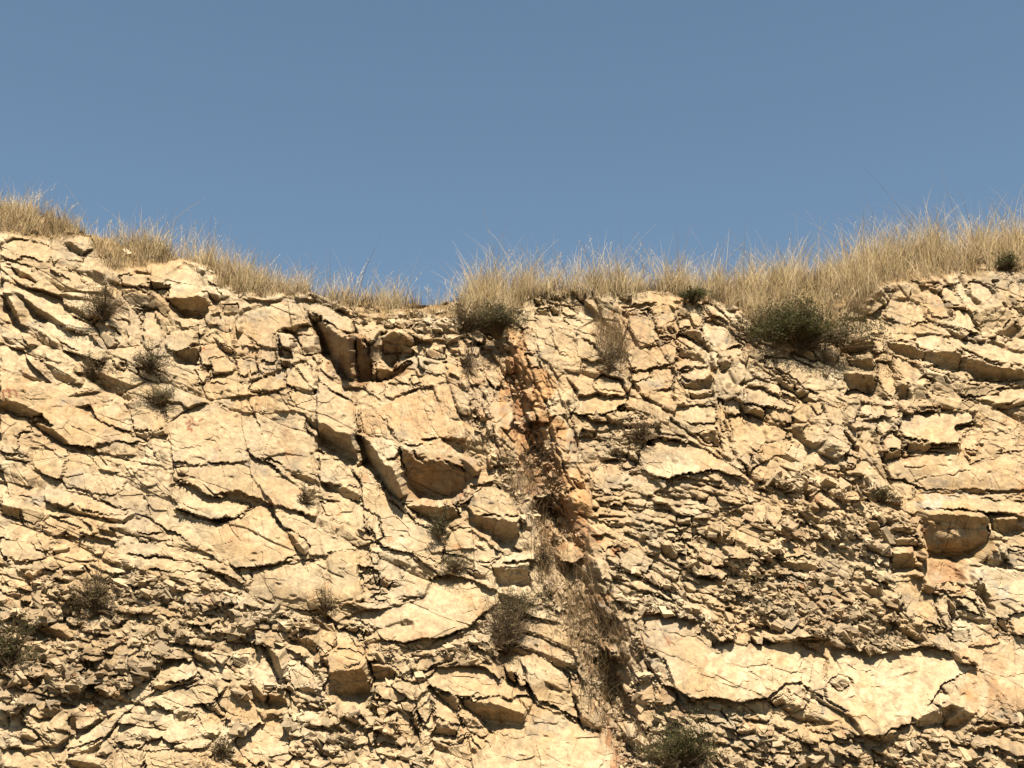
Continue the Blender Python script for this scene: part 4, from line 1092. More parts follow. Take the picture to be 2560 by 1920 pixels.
def rock_material():
    m, n, l, b = principled("limestone")
    at = n.new("ShaderNodeAttribute"); at.attribute_name = "tint"
    geo = n.new("ShaderNodeNewGeometry")
    n1 = n.new("ShaderNodeTexNoise"); n1.inputs['Scale'].default_value = 9; n1.inputs['Detail'].default_value = 9; n1.inputs['Roughness'].default_value = .68
    l.new(geo.outputs['Position'], n1.inputs['Vector'])
    r1 = n.new("ShaderNodeMapRange"); r1.inputs[1].default_value = .3; r1.inputs[2].default_value = .7; r1.inputs[3].default_value = .72; r1.inputs[4].default_value = 1.22
    l.new(n1.outputs['Fac'], r1.inputs[0])
    mul = n.new("ShaderNodeVectorMath"); mul.operation = 'SCALE'
    l.new(at.outputs['Color'], mul.inputs[0]); l.new(r1.outputs[0], mul.inputs['Scale'])
    # dark lichen and dirt flecks
    n2 = n.new("ShaderNodeTexNoise"); n2.inputs['Scale'].default_value = 34; n2.inputs['Detail'].default_value = 6; n2.inputs['Roughness'].default_value = .75
    l.new(geo.outputs['Position'], n2.inputs['Vector'])
    r2 = n.new("ShaderNodeMapRange"); r2.inputs[1].default_value = .60; r2.inputs[2].default_value = .72; r2.inputs[3].default_value = 0; r2.inputs[4].default_value = .55
    l.new(n2.outputs['Fac'], r2.inputs[0])
    mx = n.new("ShaderNodeMix"); mx.data_type = 'RGBA'
    l.new(r2.outputs[0], mx.inputs[0]); l.new(mul.outputs[0], mx.inputs[6]); mx.inputs[7].default_value = (.13, .085, .04, 1)
    # long faint streaks washed down the face
    mp_ = n.new("ShaderNodeMapping"); mp_.inputs['Scale'].default_value = (7, .6, .6)
    l.new(geo.outputs['Position'], mp_.inputs[0])
    n3 = n.new("ShaderNodeTexNoise"); n3.inputs['Scale'].default_value = 1.4; n3.inputs['Detail'].default_value = 5
    l.new(mp_.outputs[0], n3.inputs['Vector'])
    r3 = n.new("ShaderNodeMapRange"); r3.inputs[1].default_value = .52; r3.inputs[2].default_value = .7; r3.inputs[3].default_value = 0; r3.inputs[4].default_value = .18
    l.new(n3.outputs['Fac'], r3.inputs[0])
    mx2 = n.new("ShaderNodeMix"); mx2.data_type = 'RGBA'
    l.new(r3.outputs[0], mx2.inputs[0]); l.new(mx.outputs[2], mx2.inputs[6]); mx2.inputs[7].default_value = (.30, .20, .10, 1)
    l.new(mx2.outputs[2], b.inputs['Base Color'])
    b.inputs['Roughness'].default_value = .92
    b.inputs['Specular IOR Level'].default_value = .2
    bp = n.new("ShaderNodeBump"); bp.inputs['Strength'].default_value = .35; bp.inputs['Distance'].default_value = .03
    nb = n.new("ShaderNodeTexNoise"); nb.inputs['Scale'].default_value = 22; nb.inputs['Detail'].default_value = 8; nb.inputs['Roughness'].default_value = .7
    l.new(geo.outputs['Position'], nb.inputs['Vector']); l.new(nb.outputs['Fac'], bp.inputs['Height'])
    l.new(bp.outputs[0], b.inputs['Normal'])
    return m
ROCK = rock_material()

def simple_mat(name, c1, c2, scale=3.0, rough=.85, trans=0.0, attr=None):
    m, n, l, b = principled(name)
    geo = n.new("ShaderNodeNewGeometry")
    t = n.new("ShaderNodeTexNoise"); t.inputs['Scale'].default_value = scale; t.inputs['Detail'].default_value = 4
    l.new(geo.outputs['Position'], t.inputs['Vector'])
    r = n.new("ShaderNodeValToRGB"); r.color_ramp.elements[0].position = .35; r.color_ramp.elements[1].position = .65
    r.color_ramp.elements[0].color = (*c1, 1); r.color_ramp.elements[1].color = (*c2, 1)
    l.new(t.outputs['Fac'], r.inputs[0])
    out = r.outputs[0]
    if attr:
        at = n.new("ShaderNodeAttribute"); at.attribute_name = attr
        mu = n.new("ShaderNodeMix"); mu.data_type = 'RGBA'; mu.blend_type = 'MULTIPLY'; mu.inputs[0].default_value = 1
        l.new(out, mu.inputs[6]); l.new(at.outputs['Color'], mu.inputs[7]); out = mu.outputs[2]
    l.new(out, b.inputs['Base Color'])
    b.inputs['Roughness'].default_value = rough
    b.inputs['Specular IOR Level'].default_value = .15
    if trans:
        tr = n.new("ShaderNodeBsdfTranslucent"); l.new(out, tr.inputs['Color'])
        ms = n.new("ShaderNodeMixShader"); ms.inputs[0].default_value = trans
        l.new(b.outputs[0], ms.inputs[1]); l.new(tr.outputs[0], ms.inputs[2])
        l.new(ms.outputs[0], n['Material Output'].inputs[0])
    return m

# ------------------------------------------------------------------ mesh helpers
def tag(o, label=None, cat=None, group=None, kind=None):
    if label: o['label'] = label
    if cat: o['category'] = cat
    if group: o['group'] = group
    if kind: o['kind'] = kind
    return o

def mesh_obj(name, verts, faces, mat, parent=None, tint=None, origin=None):
    """faces: int array n x 3 or n x 4"""
    verts = np.asarray(verts, np.float64); faces = np.asarray(faces, np.int32)
    if origin is None: origin = np.zeros(3)
    me = bpy.data.meshes.new(name)
    me.vertices.add(len(verts)); me.vertices.foreach_set("co", (verts - origin).astype(np.float32).ravel())
    k = faces.shape[1]
    me.loops.add(faces.size); me.loops.foreach_set("vertex_index", faces.ravel())
    me.polygons.add(len(faces)); me.polygons.foreach_set("loop_start", np.arange(0, faces.size, k, dtype=np.int32))
    me.update(calc_edges=True)
    if tint is not None:
        a = me.color_attributes.new("tint", 'FLOAT_COLOR', 'POINT')
        a.data.foreach_set("color", np.concatenate([tint, np.ones((len(tint), 1))], 1).astype(np.float32).ravel())
    me.materials.append(mat)
    me.polygons.foreach_set("use_smooth", np.zeros(len(faces), bool))
    o = bpy.data.objects.new(name, me)
    scene.collection.objects.link(o)
    o.location = origin
    if parent is not None:
        o.parent = parent
        o.matrix_parent_inverse = parent.matrix_world.inverted() if False else o.matrix_parent_inverse
        o.location = origin - np.array(parent.location)
    return o

def empty(name, loc):
    o = bpy.data.objects.new(name, None); scene.collection.objects.link(o); o.location = loc
    o.empty_display_size = .3
    return o

# ------------------------------------------------------------------ cut the face into its blocks
ny, nx = PX.shape
q_ok = ~(below_ground[:-1, :-1] & below_ground[1:, 1:])
lab = BID[:-1, :-1].astype(np.int64).copy()
lab[grass_zone[:-1, :-1]] = -1
lab[SY[:-1, :-1] > 1990] = -1
lab[:, :C0] = -1; lab[:, C1 - 1:] = -1
in_view = (SX[:-1, :-1] > -40) & (SX[:-1, :-1] < 2600) & (SY[:-1, :-1] < 1960)
cnt = np.bincount(lab[(lab >= 0) & in_view], minlength=len(blocks))
named = [i for i, b in enumerate(blocks) if b[0] and cnt[i] > 40]
order = [i for i in np.argsort(-cnt) if cnt[i] > 40 and i not in named][:290]
keepset = set(order) | set(named)
kill = np.array([i not in keepset for i in range(len(blocks))] + [True])
lab[kill[lab]] = -1
# the biggest untraced pieces of broken rock as parts too
room = 296 - len(order)
if room > 0:
    mid = MID[:-1, :-1]
    cand = (lab < 0) & (BID[:-1, :-1] < 0) & ~grass_zone[:-1, :-1] & in_view & (np.arange(nx - 1)[None] > C0) & (np.arange(nx - 1)[None] < C1 - 1)
    u_, inv, c_ = np.unique(mid[cand], return_inverse=True, return_counts=True)
    top = np.argsort(-c_)[:room]
    newid = np.full(len(u_), -1, np.int64); newid[top] = 100000 + np.arange(len(top))
    tmp = lab[cand]; tmp = newid[inv]; lab[cand] = tmp

IDX = np.arange(ny * nx).reshape(ny, nx)
VP = P.reshape(-1, 3); VT = TINT.reshape(-1, 3)
def patch_mesh(sel, thick):
    r, c = np.nonzero(sel)
    q = np.stack([IDX[r, c], IDX[r + 1, c], IDX[r + 1, c + 1], IDX[r, c + 1]], 1)
    used, inv = np.unique(q, return_inverse=True)
    q = inv.reshape(q.shape)
    v = VP[used]; t = VT[used]
    if thick > 0:
        e = np.concatenate([q[:, [0, 1]], q[:, [1, 2]], q[:, [2, 3]], q[:, [3, 0]]])
        key = e[:, 0].astype(np.int64) * len(used) + e[:, 1]; rev = e[:, 1].astype(np.int64) * len(used) + e[:, 0]
        be = e[~np.isin(key, rev)]
        bv, binv = np.unique(be, return_inverse=True); binv = binv.reshape(be.shape) + len(v)
        # the back of the block, set into the hill
        cen = v.mean(0)
        bp_ = v[bv] * .94 + cen * .06 + VV * thick
        v = np.concatenate([v, bp_]); t = np.concatenate([t, t[bv]])
        q = np.concatenate([q, np.stack([be[:, 1], be[:, 0], binv[:, 0], binv[:, 1]], 1)])
    return v, q, t

cliff = empty("rock_cliff", (0, 21, 3.5))
tag(cliff, "pale cream limestone road cut cliff with tilted broken bedding under a blue sky", kind='structure')
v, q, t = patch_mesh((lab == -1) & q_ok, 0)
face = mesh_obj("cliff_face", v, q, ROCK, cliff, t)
face['kind'] = 'stuff'

LABELS = {
 'stack': ("rounded cracked brown boulder at the right end of the big overhang", "boulder"),
 'tilted': ("jagged brown stone sticking out of the dry grass at the upper left brow", "rock"),
 'peak': ("pale boulder with pointed grey top and dark hollow underneath, upper left brow", "boulder"),
 'brick': ("small brick-shaped orange stone set in the stepped blocks at left", "rock"),
 'gullytop': ("rounded cream stone at the head of the gully, below the dark bush", "rock"),
 'cube': ("little cube of stone perched at the left edge of the big brown overhang", "rock"),
 'cap': ("flat-topped cream capstone, highest block of the crag right of centre", "boulder"),
 'knob': ("small upright knob of pale rock at the brow, right of the centre bush", "rock"),
 'splinter': ("long thin splinter of rock leaning beside the big green bush", "rock"),
 'pale': ("smooth rounded cream boulder just under the grass at right, above a dark slot", "boulder"),
 'rough': ("rough brown weathered boulder near the right edge, just below the brow", "boulder"),
 'blocky': ("blocky bright boulder with shaded underside just right of the big green bush", "boulder"),
 'ledge': ("square-edged ledge block with bright top and brown front above the thorny shrub", "boulder"),
 'rounded': ("rounded block wedged at the foot of the leaning columns right of centre", "boulder"),
 'faceted': ("small faceted block standing proud among the broken rock at centre right", "rock"),
 'post': ("upright square-cut block at the foot of the bright jointed column at right", "boulder"),
 'rusty': ("rust-brown rectangular stone resting against the shaded wall at right", "rock"),
 'wedge': ("wedge-shaped boulder with pale top lying in the rubble bed at right", "boulder"),
 'upright': ("narrow upright stone leaning in the rubble left of the shaded wall", "rock"),
 'slanting': ("slanting slab with dark brown underside beside the green shrub at the left edge", "boulder"),
 'round': ("round-faced boulder under the dark rubble bed at lower left", "boulder"),
 'nub': ("small pointed nub of stone below the bright slab at bottom centre left", "rock"),
 'jutting': ("big jutting boulder with sunlit top and dark brown underside at bottom centre", "boulder"),
 'egg': ("small egg-shaped stone under the jutting boulder at bottom centre", "rock"),
 'twin': ("long slab split by a dark crack, just below and right of the thorny shrub", "boulder"),
 'tongue': ("pale tongue-shaped stone poking out of the rubble bed above the bright smooth slab", "rock"),
 'ochre': ("ochre-stained stone in the dark recess near the right edge", "rock"),
 'pointed': ("pointed stone standing in the middle of the right-hand rubble bed", "rock"),
}
n_top = 0
allids = [i for i in np.unique(lab) if i >= 0]
for i in allids:
    sel = (lab == i) & q_ok
    n = sel.sum()
    if n < 6: continue
    v, q, t = patch_mesh(sel, .25 + .02 * math.sqrt(n))
    org = v.mean(0); org = org.copy(); 
    if i < 100000 and blocks[i][0]:
        lb, cat = LABELS[blocks[i][0]]
        org[2] = v[:, 2].min()
        o = mesh_obj(cat, v, q, ROCK, None, t, org)
        tag(o, lb, cat, 'boulders and stones standing out of the cliff'); n_top += 1
    else:
        mesh_obj("rock_slab" if i < 100000 else "rock_block", v, q, ROCK, cliff, t, org)
print("blocks", len(blocks), "cut", len(allids), "top", n_top, "quads", q_ok.sum())

# ------------------------------------------------------------------ ground in front
def ground_mat():
    m, n, l, b = principled("dry_ground")
    geo = n.new("ShaderNodeNewGeometry")
    t = n.new("ShaderNodeTexNoise"); t.inputs['Scale'].default_value = 1.2; t.inputs['Detail'].default_value = 8
    l.new(geo.outputs['Position'], t.inputs['Vector'])
    r = n.new("ShaderNodeValToRGB"); r.color_ramp.elements[0].color = (.05, .04, .028, 1); r.color_ramp.elements[1].color = (.09, .07, .045, 1)
    l.new(t.outputs['Fac'], r.inputs[0]); l.new(r.outputs[0], b.inputs['Base Color']); b.inputs['Roughness'].default_value = .95
    return m
gx_ = np.linspace(-1, 1, 41) ** 3 * 900; gy_ = np.linspace(-1, 1, 41) ** 3 * 900
GX, GY = np.meshgrid(gx_, gy_)
GZ = fbm(GX / 7 + 50, GY / 7 + 50, 3, 4) * .12
gv = np.stack([GX, GY, GZ], -1).reshape(-1, 3)
gi = np.arange(41 * 41).reshape(41, 41)
gf = np.stack([gi[:-1, :-1], gi[:-1, 1:], gi[1:, 1:], gi[1:, :-1]], -1).reshape(-1, 4)
g = mesh_obj("ground", gv, gf, ground_mat()); tag(g, "dark dusty ground in front of the cliff", kind='structure')

# ------------------------------------------------------------------ where things stand
vis = (SY > 300) & (SY < 2050) & (SX > -250) & (SX < 2800)
vr, vc = np.nonzero(vis)
vsx = SX[vr, vc]; vsy = SY[vr, vc]
bins = {}
for k_, (a_, b_) in enumerate(zip((vsx // 20).astype(int), (vsy // 20).astype(int))):
    pass
bkey = ((vsx // 16).astype(np.int64) + 100) * 1000 + (vsy // 16).astype(np.int64)
bord = np.argsort(bkey, kind='stable'); bks = bkey[bord]
def locate(fx_, fy_):
    """surface point that shows at an overview position"""
    x, y = fx_ * S, fy_ * S
    cands = []
    for dx in (-1, 0, 1):
        for dy in (-1, 0, 1):
            key = (int(x // 16) + dx + 100) * 1000 + int(y // 16) + dy
            a, b = np.searchsorted(bks, [key, key + 1])
            cands.append(bord[a:b])
    c = np.concatenate(cands)
    if len(c) == 0: return None
    d = np.hypot(vsx[c] - x, vsy[c] - y)
    ok = c[d < max(5, d.min() + 1)]
    pts = P[vr[ok], vc[ok]]
    return pts[np.argmin(pts[:, 1])]

# ------------------------------------------------------------------ loose chips in the rubble beds
def shards(pos, size, rng, ang=None):
    n = len(pos)
    base = np.array([(-1, -1, -1), (1, -1, -1), (1, 1, -1), (-1, 1, -1), (-1, -1, 1), (1, -1, 1), (1, 1, 1), (-1, 1, 1)], float)
    tri = np.array([(0, 2, 1), (0, 3, 2), (4, 5, 6), (4, 6, 7), (0, 1, 5), (0, 5, 4), (1, 2, 6), (1, 6, 5), (2, 3, 7), (2, 7, 6), (3, 0, 4), (3, 4, 7)])
    sc = np.stack([size * rng.uniform(.8, 1.7, n), size * rng.uniform(.6, 1.2, n), size * rng.uniform(.16, .5, n)], 1)
    v = base[None] * rng.uniform(.45, 1.1, (n, 8, 3)) * sc[:, None]
    a = rng.normal(-.35, .5, n); b = rng.normal(.35, .45, n); c = rng.uniform(0, 6.28, n)
    def rot(v, ang, i, j):
        co, si = np.cos(ang)[:, None], np.sin(ang)[:, None]
        x, y = v[..., i].copy(), v[..., j].copy()
        v[..., i] = co * x - si * y; v[..., j] = si * x + co * y
        return v
    v = rot(v, c, 0, 1); v = rot(v, b, 1, 2); v = rot(v, a, 0, 2)
    v = v + pos[:, None]
    f = (tri[None] + (np.arange(n) * 8)[:, None, None]).reshape(-1, 3)
    return v.reshape(-1, 3), f
rng = np.random.default_rng(5)
allp, alls, allt = [], [], []
ZI = {z[0]: i for i, z in enumerate(ZONES)}
RUB = {ZI['rubble_l']: (3600, .030), ZI['dark_l']: (900, .032), ZI['bottom_ml']: (900, .034), ZI['mid_l']: (500, .03), ZI['gully']: (2300, .024), ZI['thin']: (500, .026), ZI['shard']: (900, .034), ZI['rubble_r']: (600, .034), ZI['gravel_r']: (2800, .028), ZI['beds_r']: (400, .03), ZI['botright']: (2200, .032), ZI['topmid']: (400, .034)}
for zi, (n_, sz) in RUB.items():
    m = (zmask_total == zi) & vis & ((CL == 0) | (CL == 5)) & ~grass_zone
    r_, c_ = np.nonzero(m)
    if len(r_) == 0: continue
    pw_ = np.clip(fbm(AX[r_, c_] / 60, AY[r_, c_] / 34, 3, 6) * 4 + .5, .03, 1.5); pw_ /= pw_.sum()
    pick = rng.choice(len(r_), n_, p=pw_)
    allp.append(P[r_[pick], c_[pick]] - VV * rng.uniform(-.02, .03, (n_, 1))); alls.append(sz * np.clip(np.exp(rng.normal(-.1, .6, n_)), .25, 3.2))
    allt.append(TINT[r_[pick], c_[pick]])
# a thin scatter along ledges everywhere and on the brow
m = vis & (CL == 0) & (SY > 560)
r_, c_ = np.nonzero(m); pick = rng.integers(0, len(r_), 2600)
allp.append(P[r_[pick], c_[pick]]); alls.append(.022 * np.clip(np.exp(rng.normal(0, .5, 2600)), .3, 2.2)); allt.append(TINT[r_[pick], c_[pick]])
m = grass_zone & vis & (SY > np.interp(SX, SKY[:, 0], SKY[:, 1]) + 25)
r_, c_ = np.nonzero(m); pick = rng.integers(0, len(r_), 380)
allp.append(P[r_[pick], c_[pick]] + (0, 0, .03)); alls.append(.05 * np.clip(np.exp(rng.normal(0, .45, 380)), .3, 2.2)); allt.append(np.tile(cream * .9, (380, 1)))
pos = np.concatenate(allp); siz = np.concatenate(alls); tt = np.concatenate(allt)
v, f = shards(pos, siz, rng)
tt = tt * .7 + np.array((.31, .24, .15)) * .3
tt = np.clip(tt * rng.uniform(.85, 1.25, (len(tt), 1)), 0, .8)
o = mesh_obj("loose_chips", v, f, ROCK, cliff, np.repeat(tt, 8, 0)); tag(o, kind='stuff')

# ------------------------------------------------------------------ blades, stems and twigs
def ribbons(paths, widths, face_rng):
    """paths n x k x 3, widths n x k -> flat tapering blades"""
    n, k, _ = paths.shape
    ang = face_rng.uniform(-1.0, 1.0, n)
    sd_ = np.stack([np.cos(ang), np.sin(ang), np.zeros(n)], 1)[:, None] * widths[..., None]
    v = np.stack([paths - sd_, paths + sd_], 2).reshape(-1, 3)
    i = (np.arange(n)[:, None] * k + np.arange(k - 1)[None]).reshape(-1) * 2
    f = np.stack([i, i + 1, i + 3, i + 2], 1)
    return v, f

def tubes(paths, radii):
    n, k, _ = paths.shape
    t = np.gradient(paths, axis=1); t /= np.linalg.norm(t, axis=2, keepdims=True) + 1e-9
    a = np.cross(t, np.array([.3, .9, .2])); a /= np.linalg.norm(a, axis=2, keepdims=True) + 1e-9
    b = np.cross(t, a)
    rings = [paths + (a * math.cos(p) + b * math.sin(p)) * radii[..., None] for p in (0, 2.094, 4.189)]
    v = np.stack(rings, 2).reshape(-1, 3)
    i = (np.arange(n)[:, None] * k + np.arange(k - 1)[None]).reshape(-1) * 3
    f = np.concatenate([np.stack([i + s, i + (s + 1) % 3, i + 3 + (s + 1) % 3, i + 3 + s], 1) for s in range(3)])
    return v, f

def blades(base, h, rng, lean=(.10, -.02), spread=.22, w=.0035, k=5, curl=.5):
    n = len(base)
    az = rng.uniform(0, 6.283, n); tl = np.abs(rng.normal(0, spread, n))
    d = np.stack([np.cos(az) * tl + lean[0], np.sin(az) * tl + lean[1], np.ones(n)], 1)
    t = np.linspace(0, 1, k)[None, :, None]
    bend = np.stack([np.cos(az) * tl * 1.6 + lean[0] * 1.5 + rng.normal(0, .24, n), np.sin(az) * tl, -rng.gamma(1.2, .22, n)], 1) * curl
    p = base[:, None] + h[:, None, None] * (d[:, None] * t + bend[:, None] * t ** 2.4)
    wd = w * rng.uniform(.6, 1.4, n)[:, None] * (1 - .8 * t[..., 0] ** 1.5)
    return p, wd

def grass_mat(name, c1, c2, tr=.35):
    return simple_mat(name, c1, c2, 2.5, .7, tr, 'tint')

STRAW = grass_mat("dry_straw", (.34, .25, .125), (.51, .40, .235))
BROWNG = grass_mat("brown_dead_grass", (.13, .09, .045), (.26, .18, .095))

def grass_field(name, label, mask_w, n, hmean, rng, mat, parent=None, w=.0035, lean=(.1, -.02), spread=.22, tuft=True):
    r_, c_ = np.nonzero(mask_w > 0)
    pr = mask_w[r_, c_].astype(float); 
    area = (DB[r_, c_] / F0) ** 2; pr = pr * area; pr /= pr.sum()
    if tuft:
        nt = n // 14
        seeds = rng.choice(len(r_), nt, p=pr)
        which = rng.integers(0, nt, n)
        base = P[r_[seeds], c_[seeds]][which] + rng.normal(0, .07, (n, 3)) * (1, 1, .15)
        th = np.exp(rng.normal(0, .25, nt))[which]
        lx = rng.normal(lean[0], .10, nt)[which]
    else:
        pk = rng.choice(len(r_), n, p=pr)
        base = P[r_[pk], c_[pk]] + rng.normal(0, .02, (n, 3)); th = 1; lx = lean[0]
        seeds = pk; which = np.arange(n)
    hm = hmean(SX[r_[seeds], c_[seeds]])[which] if callable(hmean) else hmean
    h = hm * th * np.clip(rng.gamma(5, .145, n), .12, 1.7)
    p, wd = blades(base - (0, 0, .03), h, rng, (0, lean[1]), spread, w, 6)
    tcurve = np.linspace(0, 1, p.shape[1])[None] ** 1.4
    p[..., 0] += (np.asarray(lx) * h)[:, None] * tcurve if np.ndim(lx) else lx * h[:, None] * tcurve
    v, f = ribbons(p, wd, rng)
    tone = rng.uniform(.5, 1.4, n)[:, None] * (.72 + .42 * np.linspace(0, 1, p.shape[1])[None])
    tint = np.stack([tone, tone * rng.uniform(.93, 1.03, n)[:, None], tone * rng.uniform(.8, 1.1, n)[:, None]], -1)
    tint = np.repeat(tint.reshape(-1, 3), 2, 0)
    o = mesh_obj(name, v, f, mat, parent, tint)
    tag(o, label, 'grass' if parent is None else None, kind='stuff')
    return o, p

rng = np.random.default_rng(21)
sky_at = np.interp(SX, SKY[:, 0], SKY[:, 1])
gr = (grass_zone | ((PY < ridge + 22) & (BID < 0)) | (PY < ridge + 5)) & (PY > ridge - 14) & (PX > -400) & (PX < 2960)
dist_ridge = (AY - ridge)
wgt = gr * np.exp(-np.clip(dist_ridge, 0, 400) / 55) 
wgt = np.where(gr, wgt + .10, 0)
# the sparse patch left of centre and the earth showing at upper left
dens = np.interp(PX, np.array([-900, 0, 200, 480, 600, 860, 900, 950, 1000, 1100, 1500, 1700, 2212, 3000]) * S,
                 [.7, .7, .8, .8, .8, .7, .2, .2, .9, 1.3, 1.1, 1.1, 1.0, 1.0])
wgt = wgt * dens * np.clip(.85 + fbm(AX / 60, AY / 40, 2, 5) * 1.4, .35, 2)
hx_ = np.array([-900, 0, 60, 200, 450, 540, 620, 760, 860, 930, 960, 1020, 1120, 1300, 1500, 1650, 1800, 2000, 2212, 3000]) * S
hy_ = [.32, .36, .40, .38, .54, .43, .42, .56, .52, .28, .42, .66, .70, .62, .58, .62, .68, .68, .64, .64]
grass_field("dry_grass", "tall straw-coloured dry grass along the top of the cliff", wgt, 31000, lambda s: np.interp(s, hx_, hy_), rng, STRAW, None, .0038, (.05, -.05), .27)
# short brown thatch that covers the brow below the tall blades
w2 = np.where(gr & (dist_ridge > -5), 1.0, 0) * np.clip(.8 + fbm(AX / 50, AY / 40, 2, 9) * 2, .05, 2)
grass_field("grass_thatch", "short brown dead grass covering the brow under the tall blades", w2, 16000, .24, rng, BROWNG, None, .004, (.0, -.12), .45)
# thin flowering stems standing above the grass
def seed_stems():
    xs = np.array([30, 90, 240, 350, 470, 600, 740, 815, 860, 875, 1000, 1130, 1240, 1310, 1400, 1470, 1530, 1600, 1660, 1700, 1745, 1790, 1800, 1850, 1900, 2000, 2060, 2130, 2170, 2200])
    xs = np.concatenate([xs, rng.uniform(0, 2212, 170)])
    j = np.clip(np.searchsorted(px_v, xs * S), 0, nx - 1)
    rr_ = np.array([np.searchsorted(-(ridge[:, c] - PY[:, c]), 0) for c in j])
    base = P[np.clip(rr_ + rng.integers(0, 12, len(j)), 0, ny - 1), j]
    h = np.interp(xs * S, hx_, hy_) * rng.uniform(1.15, 1.75, len(j))
    p, wd = blades(base, h, rng, (.08, -.03), .16, .0028, 6, .6)
    v, f = ribbons(p, wd, rng)
    # seed heads: a few short barbs near the tip
    nb = 7
    tb = np.linspace(.72, 1, nb)
    tips, tipw = [], []
    for t in tb:
        a = t * 5; i0 = min(int(a), 4); fr_ = a - i0
        c = p[:, i0] * (1 - fr_) + p[:, i0 + 1] * fr_
        dvec = np.stack([rng.uniform(-.5, .9, len(c)), rng.uniform(-.4, .4, len(c)), rng.uniform(.5, 1, len(c))], 1) * .05
        tips.append(np.stack([c, c + dvec * .5, c + dvec], 1)); tipw.append(np.tile([.002, .004, .001], (len(c), 1)))
    v2, f2_ = ribbons(np.concatenate(tips), np.concatenate(tipw), rng)
    f = np.concatenate([f, f2_ + len(v)]); v = np.concatenate([v, v2])
    tone = np.full((len(v), 3), 1.15)
    o = mesh_obj("grass_seed_stems", v, f, STRAW, None, tone)
    tag(o, "thin seed stems rising above the dry grass into the sky", "grass", kind='stuff')
seed_stems()

def region_mask(poly):
    m = np.zeros(PX.shape, np.float32)
    sl, mm = inside(SX.astype(np.float32) if False else AX + 0, AY, np.array(poly) * S)
    m[sl][mm] = 1
    return m
gm = region_mask([(1080, 1000), (1130, 1000), (1230, 1120), (1200, 1200), (1330, 1300), (1380, 1420), (1340, 1500), (1260, 1440), (1220, 1400), (1170, 1290), (1140, 1150)])
grass_field("gully_grass", "wispy reddish-brown dead grass hanging in the gully below centre", gm, 2500, .36, rng, BROWNG, None, .0034, (.02, -.25), .55)
gm = region_mask([(1240, 1440), (1330, 1480), (1420, 1650), (1340, 1659), (1270, 1540)])
grass_field("gully_grass", "thin brown dead grass in the foot of the gully at the bottom edge", gm, 900, .26, rng, BROWNG, None, .003, (.02, -.25), .5)
gm = region_mask([(1280, 690), (1340, 720), (1350, 800), (1310, 790)]) + region_mask([(1790, 730), (1870, 690), (1900, 640), (1840, 660)])
grass_field("gully_grass", "fans of dead grass in the notch left of the flat-topped crag", gm, 1500, .34, rng, BROWNG, None, .003, (.0, -.25), .5)

# ------------------------------------------------------------------ shrubs
WOOD = simple_mat("dry_twig", (.055, .036, .020), (.14, .095, .05), 8, .9)
GREEN = simple_mat("olive_leaf", (.030, .031, .010), (.072, .068, .022), 6, .7, .25, 'tint')
GREEN2 = simple_mat("grey_green_leaf", (.038, .038, .018), (.085, .078, .036), 6, .7, .25, 'tint')
DRYL = simple_mat("dry_leaf", (.065, .048, .024), (.14, .10, .05), 6, .8, .2, 'tint')

